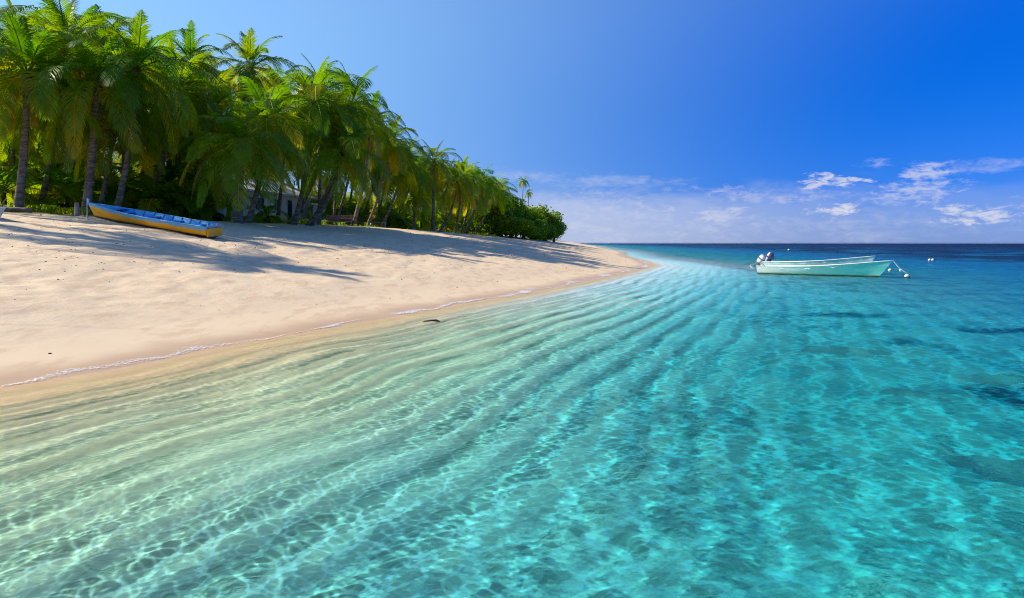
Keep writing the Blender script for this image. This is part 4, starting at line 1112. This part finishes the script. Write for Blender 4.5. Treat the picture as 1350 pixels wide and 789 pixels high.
def mat_yh():
    m, t, out = newmat('yellow_hull')
    o = t.n('ShaderNodeTexCoord').outputs['Object']; x, y, z = t.sep(o)
    n = t.noise(t.scale(o, (0.8, 3, 3)), 2.2, 6, 0.65)
    col = t.mix(t.ramp(n, .45, .7), (.95, .43, .0), (.80, .36, .02))
    zz = t.m('ADD', z, t.m('MULTIPLY', t.m('SUBTRACT', n, .5), .16))
    col = t.mix(t.ramp(zz, .07, .0), col, (.09, .045, .02))
    band = t.m('SUBTRACT', zz, t.m('MULTIPLY', t.m('POWER', t.m('MAXIMUM', t.m('MULTIPLY_ADD', x, .17, .5), 0.0), 2.6), .16))
    col = t.mix(t.ramp(band, .235, .265), col, (.16, .46, .72))
    col = t.mix(t.m('MULTIPLY', t.ramp(n, .60, .72), .6), col, (.35, .24, .14))
    bs = t.n('ShaderNodeBsdfPrincipled'); t.set(bs.inputs['Base Color'], col); bs.inputs['Roughness'].default_value = .5
    t.nt.links.new(bs.outputs[0], out.inputs['Surface']); return m
M['yellowhull'] = mat_yh()
M['gunmix'] = simple_mat('chipped_gunwale', (.70, .72, .70), .6, .3, col2=(.10, .42, .72), scale=.9, lo=.42, hi=.5)
YHEEL = -6
yellow_boat()
def edge_dinghy():
    p = gpv(2, 290); p += Vector((-1.35, .1, .12)); root = empty('dinghy', p, R(-4)); tag(root, 'pale blue dinghy on the sand, only its tip showing at the left edge', 'boat')
    mb = MB(); S = hull_mesh(mb, 2.5, 1.1, .26, .12, 0, 1, 2, .025, 16, .25, .1, .3, .08)
    mb.build('hull', [simple_mat('pale_blue_hull', (.50, .64, .72), .6, .3), M['hullin'], M['whitep']], root, True)
    gunwale(S, 0, len(S), .05, .04).build('gunwale', M['whitep'], root, True)
    thwarts(S, (5, 10), M['whitep'], root, .08)
edge_dinghy()

# ================================================================== rocks under water, drift bits, foam, ground plants
def rock(u, v, sx, sy, h, label, mat='coral', seed=0, lift=0.0):
    y = 1593.0 / (v - 320); x = at_px(u, y); z0 = ground_z(x, y); r = random.Random(seed)
    mb = MB(); n = 46; vs = []; ph = [r.uniform(0, 6) for _ in range(12)]
    for j in range(n):
        for i in range(n):
            a = 2 * i / (n - 1) - 1; b = 2 * j / (n - 1) - 1
            e = math.exp(-(a * a + b * b) * 2.2)
            w = 0.0
            for q in range(5): w += math.sin(a * sx * (3 + 4 * q) + ph[q] + 1.5 * math.sin(b * sy * (2 + 3 * q) + ph[q + 5])) * math.cos(b * sy * (4 + 5 * q) + ph[q + 3]) / (1 + .6 * q)
            z = h * max(-1.0, 2.2 * e - 1.0 + .42 * w)
            z = z if z < h else h + .15 * (z - h)
            vs.append((a * sx, b * sy, z))
    fs = [(j * n + i, j * n + i + 1, (j + 1) * n + i + 1, (j + 1) * n + i) for j in range(n - 1) for i in range(n - 1)]
    mb.add(vs, fs); o = mb.build('reef_rock', M[mat], None, True); o.location = (x, y, z0 + lift); tag(o, label, 'rock', 'dark reef rocks under the water'); return o
rock(1345, 495, 1.5, .95, .07, 'large dark reef patch under the water at the right edge', seed=1)
rock(1240, 543, .34, .2, .05, 'small dark reef rock under the water left of the large right-edge patch', seed=2)
rock(1095, 409, 1.5, .8, .08, 'faint dark reef patch under the water below the moored boats', seed=3)
rock(1310, 427, 2.0, .8, .08, 'long dark reef patch near the right edge above the large one', seed=4)
rock(560, 782, .24, .08, .04, 'yellowish weedy rock under the shallow water at the bottom edge', 'coraly', 5)
rock(1185, 441, .7, .5, .06, 'small dim reef patch under the water in the middle of the right half', seed=6)
def debris():
    p = Vector((at_px(570, 15.3), 15.3, .0)); root = empty('floating_branch', p, R(-8)); tag(root, 'dark twig floating in the shallows just off the beach', 'branch')
    m = MB(); m.tube([(-.2, .02, .0), (-.05, 0, .02), (.1, 0, .025), (.18, -.02, .0)], [.010, .02, .026, .010], 7); m.build('stick', M['bottomp'], root, True)
    m = MB(); m.tube([(-.2, -.1, .0), (-.02, -.04, .02), (.06, 0, .03)], [.008, .014, .012], 6); m.build('twig', M['bottomp'], root, True)
debris()
def shore_pts():
    out = []
    for i in range(len(SH) - 1):
        a, b = SH[i], SH[i + 1]
        if 3 < (a[1]) < 140 and a[0] > -12 and a[0] < 24:
            k = max(2, int(np.linalg.norm(b - a) / .06))
            for j in range(k): out.append(a + (b - a) * j / k)
    return np.array(out)
def foam():
    """broken white edge where the last wavelet runs up the sand"""
    P = shore_pts(); T = np.gradient(P, axis=0); T /= np.linalg.norm(T, axis=1)[:, None]; N = np.stack([-T[:, 1], T[:, 0]], 1)  # towards land
    s = np.concatenate([[0], np.cumsum(np.linalg.norm(np.diff(P, axis=0), axis=1))])
    wob = .10 * np.sin(s * 1.1) + .05 * np.sin(s * 2.9 + 1) + .03 * np.sin(s * 6.1)
    wid = .10 + .06 * np.sin(s * .9 + .4) + .04 * np.sin(s * 2.2) + .03 * np.sin(5.3 * s)
    dist = np.hypot(P[:, 0], P[:, 1]); wid = np.clip(wid, .04, 1) * np.interp(dist, [8, 11, 15], [4.2, 3.4, 2.3]) * np.clip(dist / 12, .9, 2.2)
    K = 9; vs = []
    for k in range(K):
        q = k / (K - 1); off = wob + wid * (q - .35)
        X = P[:, 0] + N[:, 0] * off; Y = P[:, 1] + N[:, 1] * off
        Z = np.maximum(terrain(X, Y, shore_dist(X, Y)), 0.004) + .004 + .006 * math.sin(math.pi * q) * np.clip(dist / 12, 1, 2)
        vs.append(np.stack([X, Y, Z], -1))
    V = np.stack(vs, 1).reshape(-1, 3); n = len(P)
    i = np.arange(n - 1)[:, None]; j = np.arange(K - 1)[None, :]
    F = np.stack([i * K + j, (i + 1) * K + j, (i + 1) * K + j + 1, i * K + j + 1], -1).reshape(-1, 4)[:, ::-1]
    m, t, out = newmat('foam'); g = t.n('ShaderNodeNewGeometry').outputs['Position']
    at = t.n('ShaderNodeAttribute'); at.attribute_name = 'edge'
    nz = t.noise(g, 22, 5, .75); nb = t.noise(g, 0.45, 3, .5)
    f = t.ramp(t.m('ADD', nz, t.m('ADD', t.m('MULTIPLY', at.outputs['Fac'], .34), t.m('MULTIPLY', t.m('SUBTRACT', nb, .5), .9))),   .66, .86, 0.0, 0.85)
    bs = t.n('ShaderNodeBsdfPrincipled'); bs.inputs['Base Color'].default_value = (.86, .86, .84, 1); bs.inputs['Roughness'].default_value = .6
    t.set(bs.inputs['Alpha'], f); t.nt.links.new(bs.outputs[0], out.inputs['Surface'])
    me = np_mesh('foam_line', V, F, m)
    e = np.sin(np.pi * np.arange(K) / (K - 1)); attr(me, 'edge', np.tile(e - .15, n))
    o = link('foam', me); tag(o, 'thin broken line of white foam along the waterline', 'foam', kind='stuff')
foam()
def litter():
    r = random.Random(77); mb = MB()
    for k in range(1500):
        y = r.uniform(9, 60); u = r.uniform(-60, 830); x = at_px(u, y); d = float(shore_dist(np.array([x]), np.array([y]))[0])
        if d < 1.2 or d > 24: continue
        if r.random() > (.25 if d < 6 else .9): continue
        z = ground_z(x, y); s_ = r.uniform(.004, .013) * (1 + y / 30)
        mb.ball((x, y, z + s_ * .3), s_, 0 if r.random() < .6 else 1, 6, 4, (1.5, 1, .6), Matrix.Rotation(r.uniform(0, 6), 3, 'Z'), .2, r)
    o = mb.build('beach_litter', [simple_mat('dry_weed', (.12, .07, .04), .9, .1), simple_mat('shell_bits', (.55, .40, .28), .8, .2)]); tag(o, 'scattered bits of dry weed, shell and coral on the sand', 'beach litter', kind='stuff')
litter()
def ground_cover():
    r = random.Random(78); mb = MB()
    for k in range(5200):
        y = 33 + 80 * r.random() ** 1.6; u = r.uniform(-30, 650); x = at_px(u, y); d = float(shore_dist(np.array([x]), np.array([y]))[0])
        lo = 22.5 if y < 60 else max(13, 22.5 - (y - 60) * .14)
        if d < lo + r.uniform(0, 2.5) or d > lo + 14: continue
        z = ground_z(x, y); tn = r.uniform(.2, .9); h = r.uniform(.12, .42)
        for b in range(7):
            a = r.uniform(0, 6.28); e = r.uniform(.5, 1.4); dx_, dy_ = math.cos(a), math.sin(a); w = .03
            p = Vector((x + r.uniform(-.2, .2), y + r.uniform(-.2, .2), z - .02)); q = p + Vector((dx_ * h * .5, dy_ * h * .5, h)); q2 = q + Vector((dx_ * h * .6, dy_ * h * .6, -h * .1))
            s_ = Vector((-dy_, dx_, 0)) * w
            mb.add([p - s_ * .5, p + s_ * .5, q + s_, q - s_, q2], [(0, 1, 2, 3), (3, 2, 4)], 0, tn)
    o = mb.build('ground_cover', M['broad']); tag(o, 'low green and yellowish ground plants at the foot of the palms', 'ground cover', kind='stuff')
ground_cover()
for i, (u, y, lab) in enumerate([(63, (63, 287), 'small green seedling on the open sand left of the yellow boat'), (50, (50, 276), 'yellow-green sprout at the grove edge, right of the driftwood log'), (72, (72, 278), 'wispy green sprout near the black stone wall end'), (37, (37, 271), 'broad yellowish plant at the foot of the left-edge palm')]):
    r = random.Random(i); root = empty('seedling', gpv(*y)); tag(root, lab, 'plant', 'sprouts on the sand'); mb = MB()
    for b in range(9):
        a = r.uniform(0, 6.28); h = r.uniform(.2, .42); dx_, dy_ = math.cos(a), math.sin(a); s_ = Vector((-dy_, dx_, 0)) * .03
        p = Vector((0, 0, -.02)); q = Vector((dx_ * h * .4, dy_ * h * .4, h)); q2 = q + Vector((dx_ * h * .6, dy_ * h * .6, -h * .1))
        mb.add([p - s_ * .5, p + s_ * .5, q + s_, q - s_, q2], [(0, 1, 2, 3), (3, 2, 4)], 0, .55)
    mb.build('leaves', M['broad'], root)
    st = MB(); st.tube([(0, 0, -.1), (0, 0, .1)], .015, 5); st.build('stem', M['bark'], root)
